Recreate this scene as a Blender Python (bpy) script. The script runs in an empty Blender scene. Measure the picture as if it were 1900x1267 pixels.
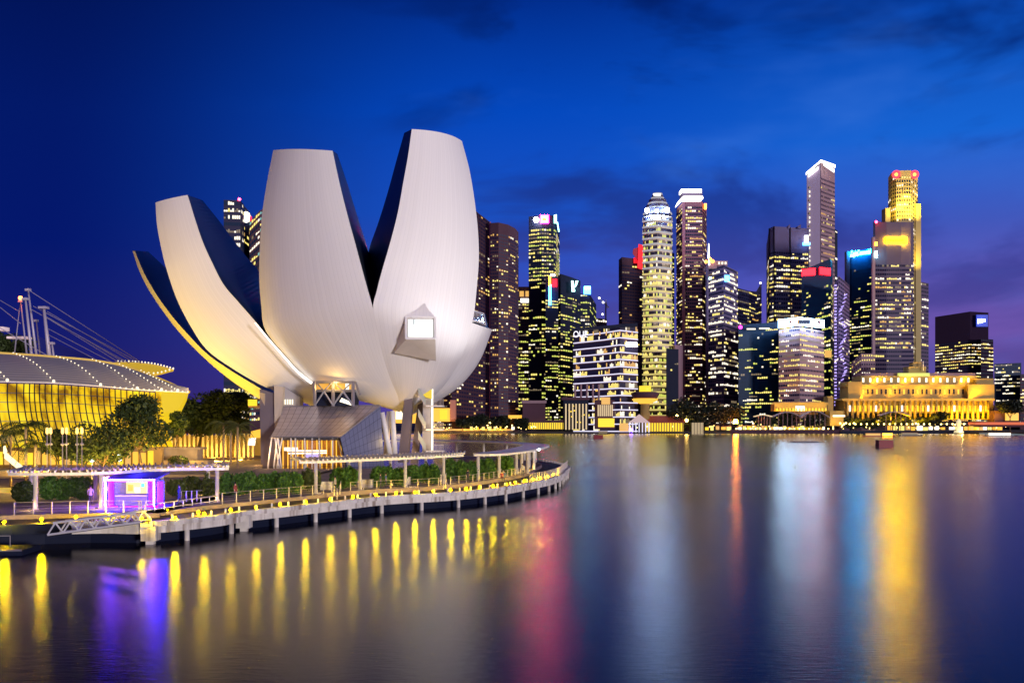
import bpy, math, random
from mathutils import Vector, Matrix
from mathutils.bvhtree import BVHTree
R = math.radians
rnd = random.Random(11)
S = bpy.context.scene
COL = S.collection

# ---------------------------------------------------------------- camera
F = 1900.0; CX = 950.0; HY = 781.0; CH = 10.0          # focal, centre and horizon (pixels of the 1900 px frame), eye height
cam = bpy.data.cameras.new('camera'); camo = bpy.data.objects.new('camera', cam); COL.objects.link(camo)
camo.location = (0, 0, CH); camo.rotation_euler = (R(90), 0, 0)
cam.sensor_width = 36; cam.lens = 36; cam.shift_y = (HY - 633.5) / 1900.0
cam.clip_start = 0.5; cam.clip_end = 20000
S.camera = camo
S.view_settings.view_transform = 'Standard'; S.view_settings.look = 'None'
S.view_settings.exposure = 0; S.view_settings.gamma = 1
S.cycles.use_denoising = True
S.cycles.max_bounces = 6; S.cycles.glossy_bounces = 3; S.cycles.diffuse_bounces = 2; S.cycles.transparent_max_bounces = 8
S.cycles.sample_clamp_indirect = 6.0
S.cycles.caustics_reflective = False; S.cycles.caustics_refractive = False

# ---------------------------------------------------------------- dusk sky
def lin(r, g, b):
    f = lambda c: (c/255/12.92) if c/255 <= .04045 else ((c/255+.055)/1.055)**2.4
    return (f(r), f(g), f(b), 1)
W = bpy.data.worlds.new('World'); S.world = W; W.use_nodes = True
nt = W.node_tree; nt.nodes.clear()
def nn(t, **k):
    n = nt.nodes.new(t)
    for a, b in k.items(): setattr(n, a, b)
    return n
def mth(op, a, b=None, c=None, clamp=False):
    n = nn('ShaderNodeMath', operation=op); n.use_clamp = clamp
    for i, v in enumerate((a, b, c)):
        if v is None: continue
        if isinstance(v, (int, float)): n.inputs[i].default_value = v
        else: nt.links.new(v, n.inputs[i])
    return n.outputs[0]
def mixc(f, a, b, bt='MIX'):
    n = nn('ShaderNodeMixRGB', blend_type=bt)
    for i, v in enumerate((f, a, b)):
        if isinstance(v, (int, float)): n.inputs[i].default_value = v
        elif isinstance(v, tuple): n.inputs[i].default_value = v
        else: nt.links.new(v, n.inputs[i])
    return n.outputs[0]
def ramp(f, stops):
    n = nn('ShaderNodeValToRGB'); e = n.color_ramp.elements
    while len(e) < len(stops): e.new(.5)
    for i, (p, c) in enumerate(stops): e[i].position = p; e[i].color = c
    nt.links.new(f, n.inputs[0]); return n.outputs[0]
def smooth(v, a, b):
    n = nn('ShaderNodeMapRange', interpolation_type='SMOOTHSTEP')
    nt.links.new(v, n.inputs[0]); n.inputs[1].default_value = a; n.inputs[2].default_value = b
    return n.outputs[0]
tc = nn('ShaderNodeTexCoord'); sp = nn('ShaderNodeSeparateXYZ'); nt.links.new(tc.outputs['Generated'], sp.inputs[0])
X_, Y_, Z_ = sp.outputs
az = mth('DIVIDE', X_, mth('SQRT', mth('ADD', mth('MULTIPLY', X_, X_), mth('MULTIPLY', Y_, Y_))))   # sine of azimuth
el = mth('DIVIDE', Z_, mth('SQRT', mth('ADD', mth('MULTIPLY', X_, X_), mth('MULTIPLY', Y_, Y_))))
el = mth('MULTIPLY', el, 1.0, clamp=True)
left = ramp(el, [(0, lin(42, 26, 98)), (.07, lin(20, 26, 108)), (.16, lin(2, 22, 108)), (.28, lin(1, 24, 104)), (.45, lin(0, 16, 76)), (1, lin(0, 10, 50))])
mid = ramp(el, [(0, lin(88, 68, 160)), (.10, lin(62, 76, 180)), (.20, lin(24, 82, 198)), (.30, lin(2, 72, 190)), (.42, lin(0, 42, 136)), (1, lin(0, 22, 80))])
right = ramp(el, [(0, lin(124, 84, 164)), (.10, lin(104, 84, 172)), (.18, lin(64, 88, 188)), (.26, lin(20, 100, 212)), (.42, lin(0, 56, 160)), (1, lin(0, 24, 90))])
c1 = mixc(smooth(az, -.42, .0), left, mid)
c2 = mixc(smooth(az, .0, .42), c1, right)
# cloud layer: long soft banks
mp = nn('ShaderNodeMapping'); nt.links.new(tc.outputs['Generated'], mp.inputs[0]); mp.inputs['Scale'].default_value = (3.4, 3.4, 8.5); mp.inputs['Rotation'].default_value = (0, R(-9), 0); mp.inputs['Location'].default_value = (.9, .4, .55)
ns = nn('ShaderNodeTexNoise'); nt.links.new(mp.outputs[0], ns.inputs['Vector']); ns.inputs['Scale'].default_value = 1.0; ns.inputs['Detail'].default_value = 5; ns.inputs['Roughness'].default_value = .56; ns.inputs['Distortion'].default_value = .35
cl = smooth(ns.outputs['Fac'], .42, .57)
side = smooth(az, -.30, .06)
lowm = mth('SUBTRACT', 1.0, smooth(el, .50, 1.0))
clf = mth('MULTIPLY', mth('MULTIPLY', cl, side), mth('MULTIPLY', lowm, .85))
cloudcol = ramp(el, [(0, lin(98, 74, 148)), (.12, lin(66, 64, 148)), (.2, lin(30, 56, 146)), (.3, lin(3, 38, 118)), (.45, lin(0, 24, 92)), (1, lin(0, 15, 60))])
c3 = mixc(clf, c2, cloudcol)
# lighter wisps between the banks
mp2 = nn('ShaderNodeMapping'); nt.links.new(tc.outputs['Generated'], mp2.inputs[0]); mp2.inputs['Scale'].default_value = (4.5, 4.5, 13); mp2.inputs['Location'].default_value = (3.1, 1.2, 5.0)
ns2 = nn('ShaderNodeTexNoise'); nt.links.new(mp2.outputs[0], ns2.inputs['Vector']); ns2.inputs['Scale'].default_value = 1.0; ns2.inputs['Detail'].default_value = 4
wf = mth('MULTIPLY', mth('MULTIPLY', smooth(ns2.outputs['Fac'], .5, .72), side), mth('MULTIPLY', mth('SUBTRACT', 1.0, smooth(el, .3, .45)), .35))
c4 = mixc(wf, c3, lin(60, 118, 220))
# sky behind the camera brightened to mauve, added to light the facades
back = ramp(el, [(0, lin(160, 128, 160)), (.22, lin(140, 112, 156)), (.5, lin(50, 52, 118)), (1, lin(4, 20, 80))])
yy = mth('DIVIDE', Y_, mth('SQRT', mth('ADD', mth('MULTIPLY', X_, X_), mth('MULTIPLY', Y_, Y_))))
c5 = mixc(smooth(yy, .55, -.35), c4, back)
sky = nn('ShaderNodeTexSky', sky_type='NISHITA'); sky.sun_disc = False; sky.sun_elevation = R(-1.5); sky.sun_rotation = R(35)
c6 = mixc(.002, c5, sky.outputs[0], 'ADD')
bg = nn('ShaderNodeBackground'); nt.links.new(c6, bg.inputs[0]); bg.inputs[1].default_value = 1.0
wo = nn('ShaderNodeOutputWorld'); nt.links.new(bg.outputs[0], wo.inputs[0])

# one weak sun lamp added low behind the camera to light petals and facades
sl = bpy.data.lights.new('fill_sun', 'SUN'); sl.energy = 2.15; sl.angle = R(9); sl.color = (1, .91, .94)
so = bpy.data.objects.new('fill_sun', sl); COL.objects.link(so); so.rotation_euler = Vector((-.60, .80, -.035)).to_track_quat('-Z', 'Z').to_euler()

# ---------------------------------------------------------------- helpers
def P(px, py, Y): return Vector(((px-CX)/F*Y, Y, CH-(py-HY)/F*Y))
def PZ(px, py, z):
    Y = F*(CH-z)/(py-HY); return Vector(((px-CX)/F*Y, Y, z))
def XW(px, Y): return (px-CX)/F*Y
def ZH(py, Y): return CH-(py-HY)/F*Y

def mat(name, col, rough=.6, metal=0, em=None, es=0, noise=0, nscale=2.0, bump=0, bscale=8.0, spec=.5, sampling=None, stretch=None, col2=None):
    m = bpy.data.materials.new(name); m.use_nodes = True
    t = m.node_tree; b = t.nodes['Principled BSDF']
    b.inputs['Base Color'].default_value = (*col, 1); b.inputs['Roughness'].default_value = rough
    b.inputs['Metallic'].default_value = metal; b.inputs['Specular IOR Level'].default_value = spec
    if em: b.inputs['Emission Color'].default_value = (*em, 1); b.inputs['Emission Strength'].default_value = es
    if noise or bump or col2:
        g = t.nodes.new('ShaderNodeNewGeometry'); mpn = t.nodes.new('ShaderNodeMapping'); t.links.new(g.outputs['Position'], mpn.inputs[0])
        if stretch: mpn.inputs['Scale'].default_value = stretch
        n = t.nodes.new('ShaderNodeTexNoise'); n.inputs['Scale'].default_value = nscale; n.inputs['Detail'].default_value = 5
        t.links.new(mpn.outputs[0], n.inputs['Vector'])
        rp = t.nodes.new('ShaderNodeValToRGB'); rp.color_ramp.elements[0].position = .3; rp.color_ramp.elements[1].position = .7
        ca = tuple(c*(1-noise) for c in col); cb = col2 or tuple(min(1, c*(1+noise)) for c in col)
        rp.color_ramp.elements[0].color = (*ca, 1); rp.color_ramp.elements[1].color = (*cb, 1)
        t.links.new(n.outputs['Fac'], rp.inputs[0]); t.links.new(rp.outputs[0], b.inputs['Base Color'])
        if bump:
            n2 = t.nodes.new('ShaderNodeTexNoise'); n2.inputs['Scale'].default_value = bscale; t.links.new(mpn.outputs[0], n2.inputs['Vector'])
            bm = t.nodes.new('ShaderNodeBump'); bm.inputs['Strength'].default_value = bump; bm.inputs['Distance'].default_value = .05
            t.links.new(n2.outputs['Fac'], bm.inputs['Height']); t.links.new(bm.outputs[0], b.inputs['Normal'])
    if sampling: m.cycles.emission_sampling = sampling
    return m
def emat(name, col, s, sampling='AUTO'):
    return mat(name, (0.02, 0.02, 0.02), .5, 0, col, s, sampling=sampling)

class MB:
    def __init__(s): s.v = []; s.f = []; s.m = []; s.uv = {}; s.mi = 0; s.sm = set()
    def face(s, pts, mi=None, uvs=None):
        b = len(s.v); s.v += [tuple(p) for p in pts]; s.f.append(tuple(range(b, b+len(pts)))); s.m.append(s.mi if mi is None else mi)
        if uvs: s.uv[len(s.f)-1] = uvs
    def box(s, c, d, rz=0, mi=None):
        c = Vector(c); x, y, z = d[0]/2, d[1]/2, d[2]/2; ca, sa = math.cos(rz), math.sin(rz)
        q = [Vector((ca*i*x-sa*j*y, sa*i*x+ca*j*y, k*z))+c for k in (-1, 1) for i, j in ((-1, -1), (1, -1), (1, 1), (-1, 1))]
        s.hull8(q, mi)
    def hull8(s, q, mi=None):
        b = len(s.v); s.v += [tuple(p) for p in q]
        for f in ((0, 3, 2, 1), (4, 5, 6, 7), (0, 1, 5, 4), (1, 2, 6, 5), (2, 3, 7, 6), (3, 0, 4, 7)):
            s.f.append(tuple(b+i for i in f)); s.m.append(s.mi if mi is None else mi)
    def prism(s, poly, z0, z1, mi=None, cap0=True):
        n = len(poly); b = len(s.v)
        zs = z1 if isinstance(z1, (list, tuple)) else [z1]*n
        s.v += [(p[0], p[1], z0) for p in poly]+[(p[0], p[1], z) for p, z in zip(poly, zs)]
        for i in range(n):
            j = (i+1) % n; s.f.append((b+i, b+j, b+n+j, b+n+i)); s.m.append(s.mi if mi is None else mi)
        s.f.append(tuple(b+n+i for i in range(n))); s.m.append(s.mi if mi is None else mi)
        if cap0: s.f.append(tuple(b+i for i in reversed(range(n)))); s.m.append(s.mi if mi is None else mi)
    def tube(s, a, b_, r, r2=None, n=8, mi=None, caps=True):
        a = Vector(a); b_ = Vector(b_); r2 = r if r2 is None else r2; d = (b_-a).normalized()
        u = d.orthogonal().normalized(); w = d.cross(u); b = len(s.v)
        for p, q in ((a, r), (b_, r2)):
            for i in range(n):
                t = 2*math.pi*i/n; s.v.append(tuple(p+(u*math.cos(t)+w*math.sin(t))*q))
        for i in range(n):
            j = (i+1) % n; s.f.append((b+i, b+j, b+n+j, b+n+i)); s.m.append(s.mi if mi is None else mi)
            if n > 6: s.sm.add(len(s.f)-1)
        if caps:
            s.f.append(tuple(b+i for i in reversed(range(n)))); s.m.append(s.mi if mi is None else mi)
            s.f.append(tuple(b+n+i for i in range(n))); s.m.append(s.mi if mi is None else mi)
    def lathe(s, c, prof, n=16, mi=None, sx=1, sy=1):
        b = len(s.v); c = Vector(c)
        for r, z in prof:
            for i in range(n):
                t = 2*math.pi*i/n; s.v.append((c.x+r*math.cos(t)*sx, c.y+r*math.sin(t)*sy, c.z+z))
        for k in range(len(prof)-1):
            for i in range(n):
                j = (i+1) % n; s.f.append((b+k*n+i, b+k*n+j, b+(k+1)*n+j, b+(k+1)*n+i)); s.m.append(s.mi if mi is None else mi); s.sm.add(len(s.f)-1)
        s.f.append(tuple(b+i for i in reversed(range(n)))); s.m.append(s.mi if mi is None else mi)
        s.f.append(tuple(b+(len(prof)-1)*n+i for i in range(n))); s.m.append(s.mi if mi is None else mi)
    def sphere(s, c, r, mi=None, n=10, k=6):
        s.lathe(c, [(r*math.sin(math.pi*(i+.02)/(k+.04)) if 0 < i < k else r*.05, -r*math.cos(math.pi*i/k)) for i in range(k+1)], n, mi)
    def sweep(s, path, w, h, mi=None):      # rectangular strip along a path, top at the path
        for a, b in zip(path, path[1:]):
            a = Vector(a); b = Vector(b); d = b-a; d.z = 0; sd = Vector((-d.y, d.x, 0)).normalized()*w/2
            q = [a-sd-Vector((0, 0, h)), b-sd-Vector((0, 0, h)), b+sd-Vector((0, 0, h)), a+sd-Vector((0, 0, h)), a-sd, b-sd, b+sd, a+sd]
            s.hull8(q, mi)
    def build(s, name, mats, parent=None, loc=None, smooth=False):
        me = bpy.data.meshes.new(name); o0 = Vector(loc) if loc is not None else Vector((0, 0, 0))
        me.from_pydata([tuple(Vector(v)-o0) for v in s.v], [], s.f)
        for m in (mats if isinstance(mats, (list, tuple)) else [mats]): me.materials.append(m)
        me.polygons.foreach_set('material_index', s.m)
        if s.uv:
            ul = me.uv_layers.new(name='UVMap')
            for p in me.polygons:
                if p.index in s.uv:
                    for li, u in zip(p.loop_indices, s.uv[p.index]): ul.data[li].uv = u
        if smooth: me.polygons.foreach_set('use_smooth', [True]*len(me.polygons))
        elif s.sm:
            for i in s.sm: me.polygons[i].use_smooth = True
        me.update()
        o = bpy.data.objects.new(name, me); COL.objects.link(o)
        if parent is not None: o.parent = parent; o.location = o0 - world_of(parent)
        else: o.location = o0
        return o
def world_of(o):
    p = Vector(o.location)
    while o.parent: o = o.parent; p += Vector(o.location)
    return p
def tag(o, label=None, cat=None, group=None, kind=None):
    if label: o['label'] = label
    if cat: o['category'] = cat
    if group: o['group'] = group
    if kind: o['kind'] = kind
    return o
def thing(name, label, cat, loc, group=None):
    o = bpy.data.objects.new(name, None); COL.objects.link(o); o.location = loc; o.empty_display_size = .5
    return tag(o, label, cat, group)
def struct(mb, name, m): return tag(mb.build(name, m), kind='structure')
def dup(root, loc, label=None, rz=None, sc=None):
    r = root.copy(); COL.objects.link(r); r.location = loc
    if label: r['label'] = label
    if rz is not None: r.rotation_euler = (0, 0, rz)
    if sc is not None: r.scale = (sc, sc, sc) if isinstance(sc, (int, float)) else sc
    for ch in list(root.children):
        c = ch.copy(); COL.objects.link(c); c.parent = r
        for g in ch.children:
            d = g.copy(); COL.objects.link(d); d.parent = c
    return r
def text_mesh(name, body, centre, width, m, parent, height=None, ext=.1, shear=0, rz=0):
    cu = bpy.data.curves.new(name, 'FONT'); cu.body = body; cu.size = 1; cu.extrude = .02; cu.resolution_u = 3; cu.align_x = 'CENTER'
    to = bpy.data.objects.new(name, cu); COL.objects.link(to)
    bpy.context.view_layer.update()
    me = bpy.data.meshes.new_from_object(to.evaluated_get(bpy.context.evaluated_depsgraph_get()))
    bpy.data.objects.remove(to); bpy.data.curves.remove(cu)
    xs = [v.co.x for v in me.vertices]; ys = [v.co.y for v in me.vertices]
    w0 = max(xs)-min(xs); h0 = max(ys)-min(ys); sx = width/w0; sy = (height/h0) if height else sx
    cx = (max(xs)+min(xs))/2; cy = (max(ys)+min(ys))/2; ca, sa = math.cos(rz), math.sin(rz)
    for v in me.vertices:
        x = (v.co.x-cx)*sx; z = (v.co.y-cy)*sy + shear*x; d = -v.co.z*ext/.02
        v.co = Vector((x*ca-d*sa, x*sa+d*ca, z))
    me.materials.clear(); me.materials.append(m)
    o = bpy.data.objects.new(name, me); COL.objects.link(o); o.parent = parent; o.location = Vector(centre)-world_of(parent)
    return o
def cat(pts, n):                               # smooth resampled curve through 3-D points
    pts = [Vector(p) for p in pts]; out = []
    L = [0]
    for a, b in zip(pts, pts[1:]): L.append(L[-1]+(b-a).length)
    q = [pts[0]*2-pts[1]]+pts+[pts[-1]*2-pts[-2]]
    for i in range(n):
        d = L[-1]*i/(n-1); k = 0
        while k < len(L)-2 and d > L[k+1]: k += 1
        t = (d-L[k])/max(1e-6, L[k+1]-L[k]); a, b, c, e = q[k:k+4]
        out.append(.5*((2*b)+(c-a)*t+(2*a-5*b+4*c-e)*t*t+(3*b-a-3*c+e)*t**3))
    return out

# ---------------------------------------------------------------- materials
M = {}
M['mauve_stone'] = mat('mauve_stone', (.125, .095, .175), .8, spec=.15, noise=.12, nscale=.05)
M['dark_stone'] = mat('dark_stone', (.085, .042, .062), .8, spec=.15, noise=.15, nscale=.05)
M['grey_stone'] = mat('grey_stone', (.105, .08, .135), .8, noise=.1, nscale=.05)
M['pink_stone'] = mat('pink_stone', (.30, .19, .22), .8, noise=.08, nscale=.05)
M['cream_stone'] = mat('cream_stone', (.62, .52, .40), .8, noise=.08, nscale=.3)
M['dark_glass'] = mat('dark_glass', (.020, .020, .062), .45, spec=.15)
M['blue_glass'] = mat('blue_glass', (.003, .022, .065), .5, spec=.12)
M['black_glass'] = mat('black_glass', (.012, .017, .042), .5, spec=.12)
NS = 'NONE'
M['w_yellow'] = emat('lit_window_yellow', (1, .80, .20), 1.25, NS)
M['w_green'] = emat('lit_window_lime', (.80, .86, .15), .95, NS)
M['w_white'] = emat('lit_window_white', (1, .90, .70), 1.5, NS)
M['w_amber'] = emat('lit_window_amber', (1, .55, .14), .9, NS)
M['w_dim'] = emat('lit_window_dim', (.8, .6, .35), .28, NS)
M['w_teal'] = emat('lit_window_teal', (.35, .85, .8), .6, NS)
PALS = {'warm': [('w_yellow', 4), ('w_white', 2), ('w_amber', 1), ('w_dim', 2)],
        'lime': [('w_green', 4), ('w_yellow', 3), ('w_white', 1), ('w_dim', 2)],
        'white': [('w_white', 4), ('w_yellow', 1), ('w_dim', 2)],
        'amber': [('w_amber', 2), ('w_yellow', 3), ('w_white', 1), ('w_dim', 2)],
        'cool': [('w_teal', 2), ('w_white', 2), ('w_yellow', 3), ('w_dim', 1)]}
def sgn(name, col, s): M[name] = emat(name, col, s); return M[name]
sgn('sign_white', (.95, .97, 1), 7); sgn('sign_cyan', (.35, .9, 1), 30); sgn('sign_red', (1, .002, .006), 14)
sgn('sign_blue', (.05, .35, 1), 12); sgn('sign_yellow', (1, .72, .02), 9); sgn('sign_orange', (1, .32, .02), 12)
sgn('sign_teal', (.4, 1, .85), 5); sgn('strip_white', (.82, .78, 1), 1.1); sgn('strip_purple', (.45, .35, 1), 1.0)
sgn('crown_white', (1, .96, .85), 4); sgn('beacon_red', (1, .02, .05), 40)
M['white_paint'] = mat('white_paint', (.85, .83, .82), .45, noise=.04, nscale=1.5)
M['grey_metal'] = mat('grey_metal', (.35, .34, .37), .35, .6)
M['dark_metal'] = mat('dark_metal', (.05, .05, .06), .4, .6)
M['letters_white'] = emat('letters_white', (.95, .95, 1), 1.5)
M['concrete'] = mat('pale_concrete', (.50, .46, .44), .85, noise=.22, nscale=.9, bump=.2, bscale=4)
# ---------------------------------------------------------------- water, land
def water_mat():
    m = bpy.data.materials.new('bay_water'); m.use_nodes = True; t = m.node_tree; t.nodes.clear(); N = t.nodes.new; K = t.links.new
    g = N('ShaderNodeNewGeometry'); mp = N('ShaderNodeMapping'); K(g.outputs['Position'], mp.inputs[0]); mp.inputs['Scale'].default_value = (.8, 2.6, 1)
    n = N('ShaderNodeTexNoise'); n.inputs['Scale'].default_value = 1.6; n.inputs['Detail'].default_value = 4; K(mp.outputs[0], n.inputs['Vector'])
    bp = N('ShaderNodeBump'); bp.inputs['Strength'].default_value = .30; bp.inputs['Distance'].default_value = .045; K(n.outputs['Fac'], bp.inputs['Height'])
    # broad calm and ruffled patches change the gloss a little
    mp2 = N('ShaderNodeMapping'); K(g.outputs['Position'], mp2.inputs[0]); mp2.inputs['Scale'].default_value = (.006, .03, 1)
    n2 = N('ShaderNodeTexNoise'); n2.inputs['Scale'].default_value = 1.0; n2.inputs['Detail'].default_value = 3; K(mp2.outputs[0], n2.inputs['Vector'])
    mr = N('ShaderNodeMapRange'); mr.inputs[1].default_value = .3; mr.inputs[2].default_value = .7; mr.inputs[3].default_value = .215; mr.inputs[4].default_value = .26
    K(n2.outputs['Fac'], mr.inputs[0])
    gl = N('ShaderNodeBsdfGlossy'); gl.distribution = 'BECKMANN'; gl.inputs['Color'].default_value = (.97, .95, 1, 1); K(mr.outputs[0], gl.inputs['Roughness']); K(bp.outputs[0], gl.inputs['Normal'])
    df = N('ShaderNodeBsdfDiffuse'); df.inputs['Color'].default_value = (.008, .006, .010, 1)
    fr = N('ShaderNodeFresnel'); fr.inputs['IOR'].default_value = 1.13
    mx = N('ShaderNodeMixShader'); K(fr.outputs[0], mx.inputs[0]); K(df.outputs[0], mx.inputs[1]); K(gl.outputs[0], mx.inputs[2])
    o = N('ShaderNodeOutputMaterial'); K(mx.outputs[0], o.inputs[0]); return m
w = MB(); w.face([(-3000, -400, .35), (3000, -400, .35), (3000, 5000, .35), (-3000, 5000, .35)])
struct(w, 'water', water_mat())
M['land'] = mat('dark_land', (.05, .04, .045), .9, noise=.3, nscale=.05)
FS = 792                                        # the far shore
w = MB(); shore = [(-2500, 806), (-60, 804), (0, 800), (30, FS), (330, FS), (420, 700), (2500, 700), (2500, 4500), (-2500, 4500)]
w.prism(shore, -1, 1.6); struct(w, 'ground', M['land'])

# ---------------------------------------------------------------- skyscrapers
def lit_row(n, p, pal, run=2.2):
    out = []; names = [a for a, b in PALS[pal] for _ in range(b)]
    cur = None; left = 0
    for i in range(n):
        if left <= 0:
            cur = rnd.choice(names) if rnd.random() < p else None
            left = max(1, int(rnd.expovariate(1/run)+.5))
        out.append(cur); left -= 1
    return out
def front_pts(verts, Y, f=0.0):
    return [(XW(px, Y+dy), Y+dy) for px, dy, yt in verts]
def tower(label, verts, Y, floors, wall, glass='dark_glass', p=.4, pal='warm', cell=3.2, gap=.22, hf=.5, top_blank=.0, depth=40, name='office_tower', c='skyscraper', base_blank=.04, run=2.2, ledge=None, zb=1.2, rows=None, group='skyscrapers across the bay', mull=None):
    pts = front_pts(verts, Y); zt = [ZH(yt, Y+dy) for px, dy, yt in verts]
    cxm = sum(a for a, b in pts)/len(pts)
    root = thing(name, label, c, (cxm, Y+depth/2, zb), group)
    floors = round(floors*1.22); cell *= .78
    b = MB(); poly = pts+[(pts[-1][0]*(1+depth/pts[-1][1]), pts[-1][1]+depth), (pts[0][0]*(1+depth/pts[0][1]), pts[0][1]+depth)]
    b.prism(poly, zb, zt+[zt[-1], zt[0]]); b.build('facade', wall if not isinstance(wall, str) else M[wall], root)
    mats = [M[glass]]+[M[k] for k in ('w_yellow', 'w_green', 'w_white', 'w_amber', 'w_dim', 'w_teal')]
    idx = {'w_yellow': 1, 'w_green': 2, 'w_white': 3, 'w_amber': 4, 'w_dim': 5, 'w_teal': 6}
    for fl in range(floors):
        t0 = base_blank+(1-base_blank-top_blank)*(fl+(1-hf)*.6)/floors; t1 = base_blank+(1-base_blank-top_blank)*(fl+(1-hf)*.6+hf)/floors
        pf = p*rnd.choice([.4, 1, 1.3, 1.6, 2.1]) if rows is None else rows(fl/floors)
        m = MB()
        for k in range(len(pts)-1):
            (xa, ya), (xb, yb) = pts[k], pts[k+1]; wd = math.hypot(xb-xa, yb-ya)
            n = max(1, round(wd/cell)); nx, ny = (yb-ya)/wd, -(xb-xa)/wd
            row = lit_row(n, min(.97, pf), pal, run)
            for i in range(n):
                u0 = (i+gap/2)/n; u1 = (i+1-gap/2)/n; q = []
                tt = t1-(t1-t0)*rnd.choice((0, 0, .15, .3, .5)) if row[i] else t1
                for u, t in ((u0, t0), (u1, t0), (u1, tt), (u0, tt)):
                    z = zb+t*((zt[k]+(zt[k+1]-zt[k])*u)-zb)
                    q.append((xa+(xb-xa)*u+nx*.25, ya+(yb-ya)*u+ny*.25, z))
                m.face(q, idx[row[i]] if row[i] else 0)
        m.build('window_band', mats, root)
        if ledge:
            m = MB(); tz = base_blank+(1-base_blank-top_blank)*(fl+.02)/floors; hh = (1-hf)*.42/floors
            lm = ledge(fl/floors) if callable(ledge) else ledge
            for k in range(len(pts)-1):
                (xa, ya), (xb, yb) = pts[k], pts[k+1]; wd = math.hypot(xb-xa, yb-ya); nx, ny = (yb-ya)/wd, -(xb-xa)/wd
                za, zc = (zb+tz*(zt[k]-zb), zb+tz*(zt[k+1]-zb)); ha, hc = hh*(zt[k]-zb), hh*(zt[k+1]-zb)
                o = .7
                m.hull8([(xa, ya, za), (xb, yb, zc), (xb+nx*o, yb+ny*o, zc), (xa+nx*o, ya+ny*o, za), (xa, ya, za+ha), (xb, yb, zc+hc), (xb+nx*o, yb+ny*o, zc+hc), (xa+nx*o, ya+ny*o, za+ha)])
            m.build('glow_ledge', lm, root)
    if mull:                                    # vertical fins on the corners and at intervals
        m = MB()
        for k in range(len(pts)-1):
            (xa, ya), (xb, yb) = pts[k], pts[k+1]; n = max(1, round(math.hypot(xb-xa, yb-ya)/mull))
            for i in range(n+1):
                x = xa+(xb-xa)*i/n; y = ya+(yb-ya)*i/n; m.box((x, y-.3, (zb+zt[k]+(zt[k+1]-zt[k])*i/n)/2), (.9, .9, zt[k]+(zt[k+1]-zt[k])*i/n-zb))
        m.build('fin', M[wall] if isinstance(wall, str) else wall, root)
    return root
def plate(root, name, m, quad, Y, th=1.2):      # a sign or panel standing proud of the facade: quad of pixel corners (bl, br, tr, tl)
    a = MB(); f = [P(x, y, Y) for x, y in quad]; bk = [p+Vector((0, th, 0)) for p in f]
    a.hull8([f[0], f[1], bk[1], bk[0], f[3], f[2], bk[2], bk[3]]); return a.build(name, m, root)
def rect(x0, y0, x1, y1): return [(x0, y1), (x1, y1), (x1, y0), (x0, y0)]

# far left, seen between the petals
r = tower('dark glass tower with red beacon seen between the two left petals', [(415, 0, 371), (446, 4, 372), (453, 30, 380)], 900, 26, 'dark_glass', 'blue_glass', .3, 'white', cell=2.4)
b = MB(); b.sphere(P(444, 370, 903), 1.3); b.build('beacon', M['beacon_red'], r)
r = tower('narrow tower with a bright white round sign high between the left petals', [(451, 0, 380), (462, 0, 392), (466, 10, 402)], 960, 28, 'dark_glass', 'blue_glass', .35, 'warm', cell=2.4)
b = MB(); b.lathe(P(457, 403, 955), [(.5, -5), (2.6, -4), (3, 0), (2.6, 4), (.5, 5)], 12); b.build('sign', M['crown_white'], r)
plate(r, 'sign', M['sign_red'], rect(464, 402, 466, 410), 957)
tower('slant topped glass tower half hidden by the tallest left petal', [(463, 0, 412), (482, 0, 391), (503, 10, 380)], 930, 30, 'dark_stone', 'blue_glass', .45, 'cool', cell=2.2)
# right of the museum
r = tower('purple brown residential tower with a slanted roofline right behind the museum', [(838, 6, 352), (888, 2, 396), (909, 0, 412)], 820, 46, 'dark_stone', 'dark_glass', .16, 'amber', cell=2.6, run=1.2, name='apartment_tower', gap=.35)
b = MB(); b.tube(P(909.5, 412, 817), P(909.5, 782, 817), .7); b.build('corner_fin', mat('corner_fin_red', (.42, .14, .22), .6), r)
r = tower('purple brown residential tower with curved top beside the slanted one', [(910, 0, 414), (925, -3, 413), (943, 0, 417), (956, 6, 424), (962, 12, 431)], 815, 44, 'dark_stone', 'dark_glass', .22, 'amber', cell=2.6, run=1.2, name='apartment_tower', gap=.35, top_blank=.05)
tower('brown low residential block with amber windows below the hull of the museum', [(805, 20, 690), (842, 0, 680)], 840, 16, 'dark_stone', 'dark_glass', .3, 'amber', cell=2.6, run=1.2, name='apartment_block', c='building', gap=.35)
r = tower('low office tower with two orange roof windows beside the tower with the red sign', [(962, 4, 532), (984, 0, 532)], 960, 30, 'dark_stone', 'black_glass', .5, 'lime', cell=2.4, top_blank=.09)
for x in (968, 979): plate(r, 'roof_window', M['w_amber'], rect(x-4, 540, x+4, 550), 957)
plate(r, 'sign', M['crown_white'], rect(966, 554, 982, 561), 957)
r = tower('tall lit office tower with a red roof sign and white floodlight', [(981, 4, 402), (1005, 0, 399), (1027, 0, 400), (1031, 4, 402), (1038, 24, 428)], 930, 42, 'black_glass', 'black_glass', .72, 'lime', cell=2.6, top_blank=.06, rows=lambda t: .85 if t > .70 else (.06 if .64 < t < .70 or t < .1 else .5))
plate(r, 'sign', sgn('sign_magenta_red', (1, .004, .12), 210), rect(1003, 399, 1018, 414), 929.3); plate(r, 'sign_panel', M['sign_orange'], rect(1005, 404, 1014, 411), 929)
b = MB(); b.sphere(P(995, 408, 926), 2.4); b.build('floodlight', sgn('flood_white', (1, .92, 1), 60), r)
plate(r, 'sign', M['sign_teal'], [(1028, 414), (1033, 414), (1033, 398), (1028, 399)], 925)
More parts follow.
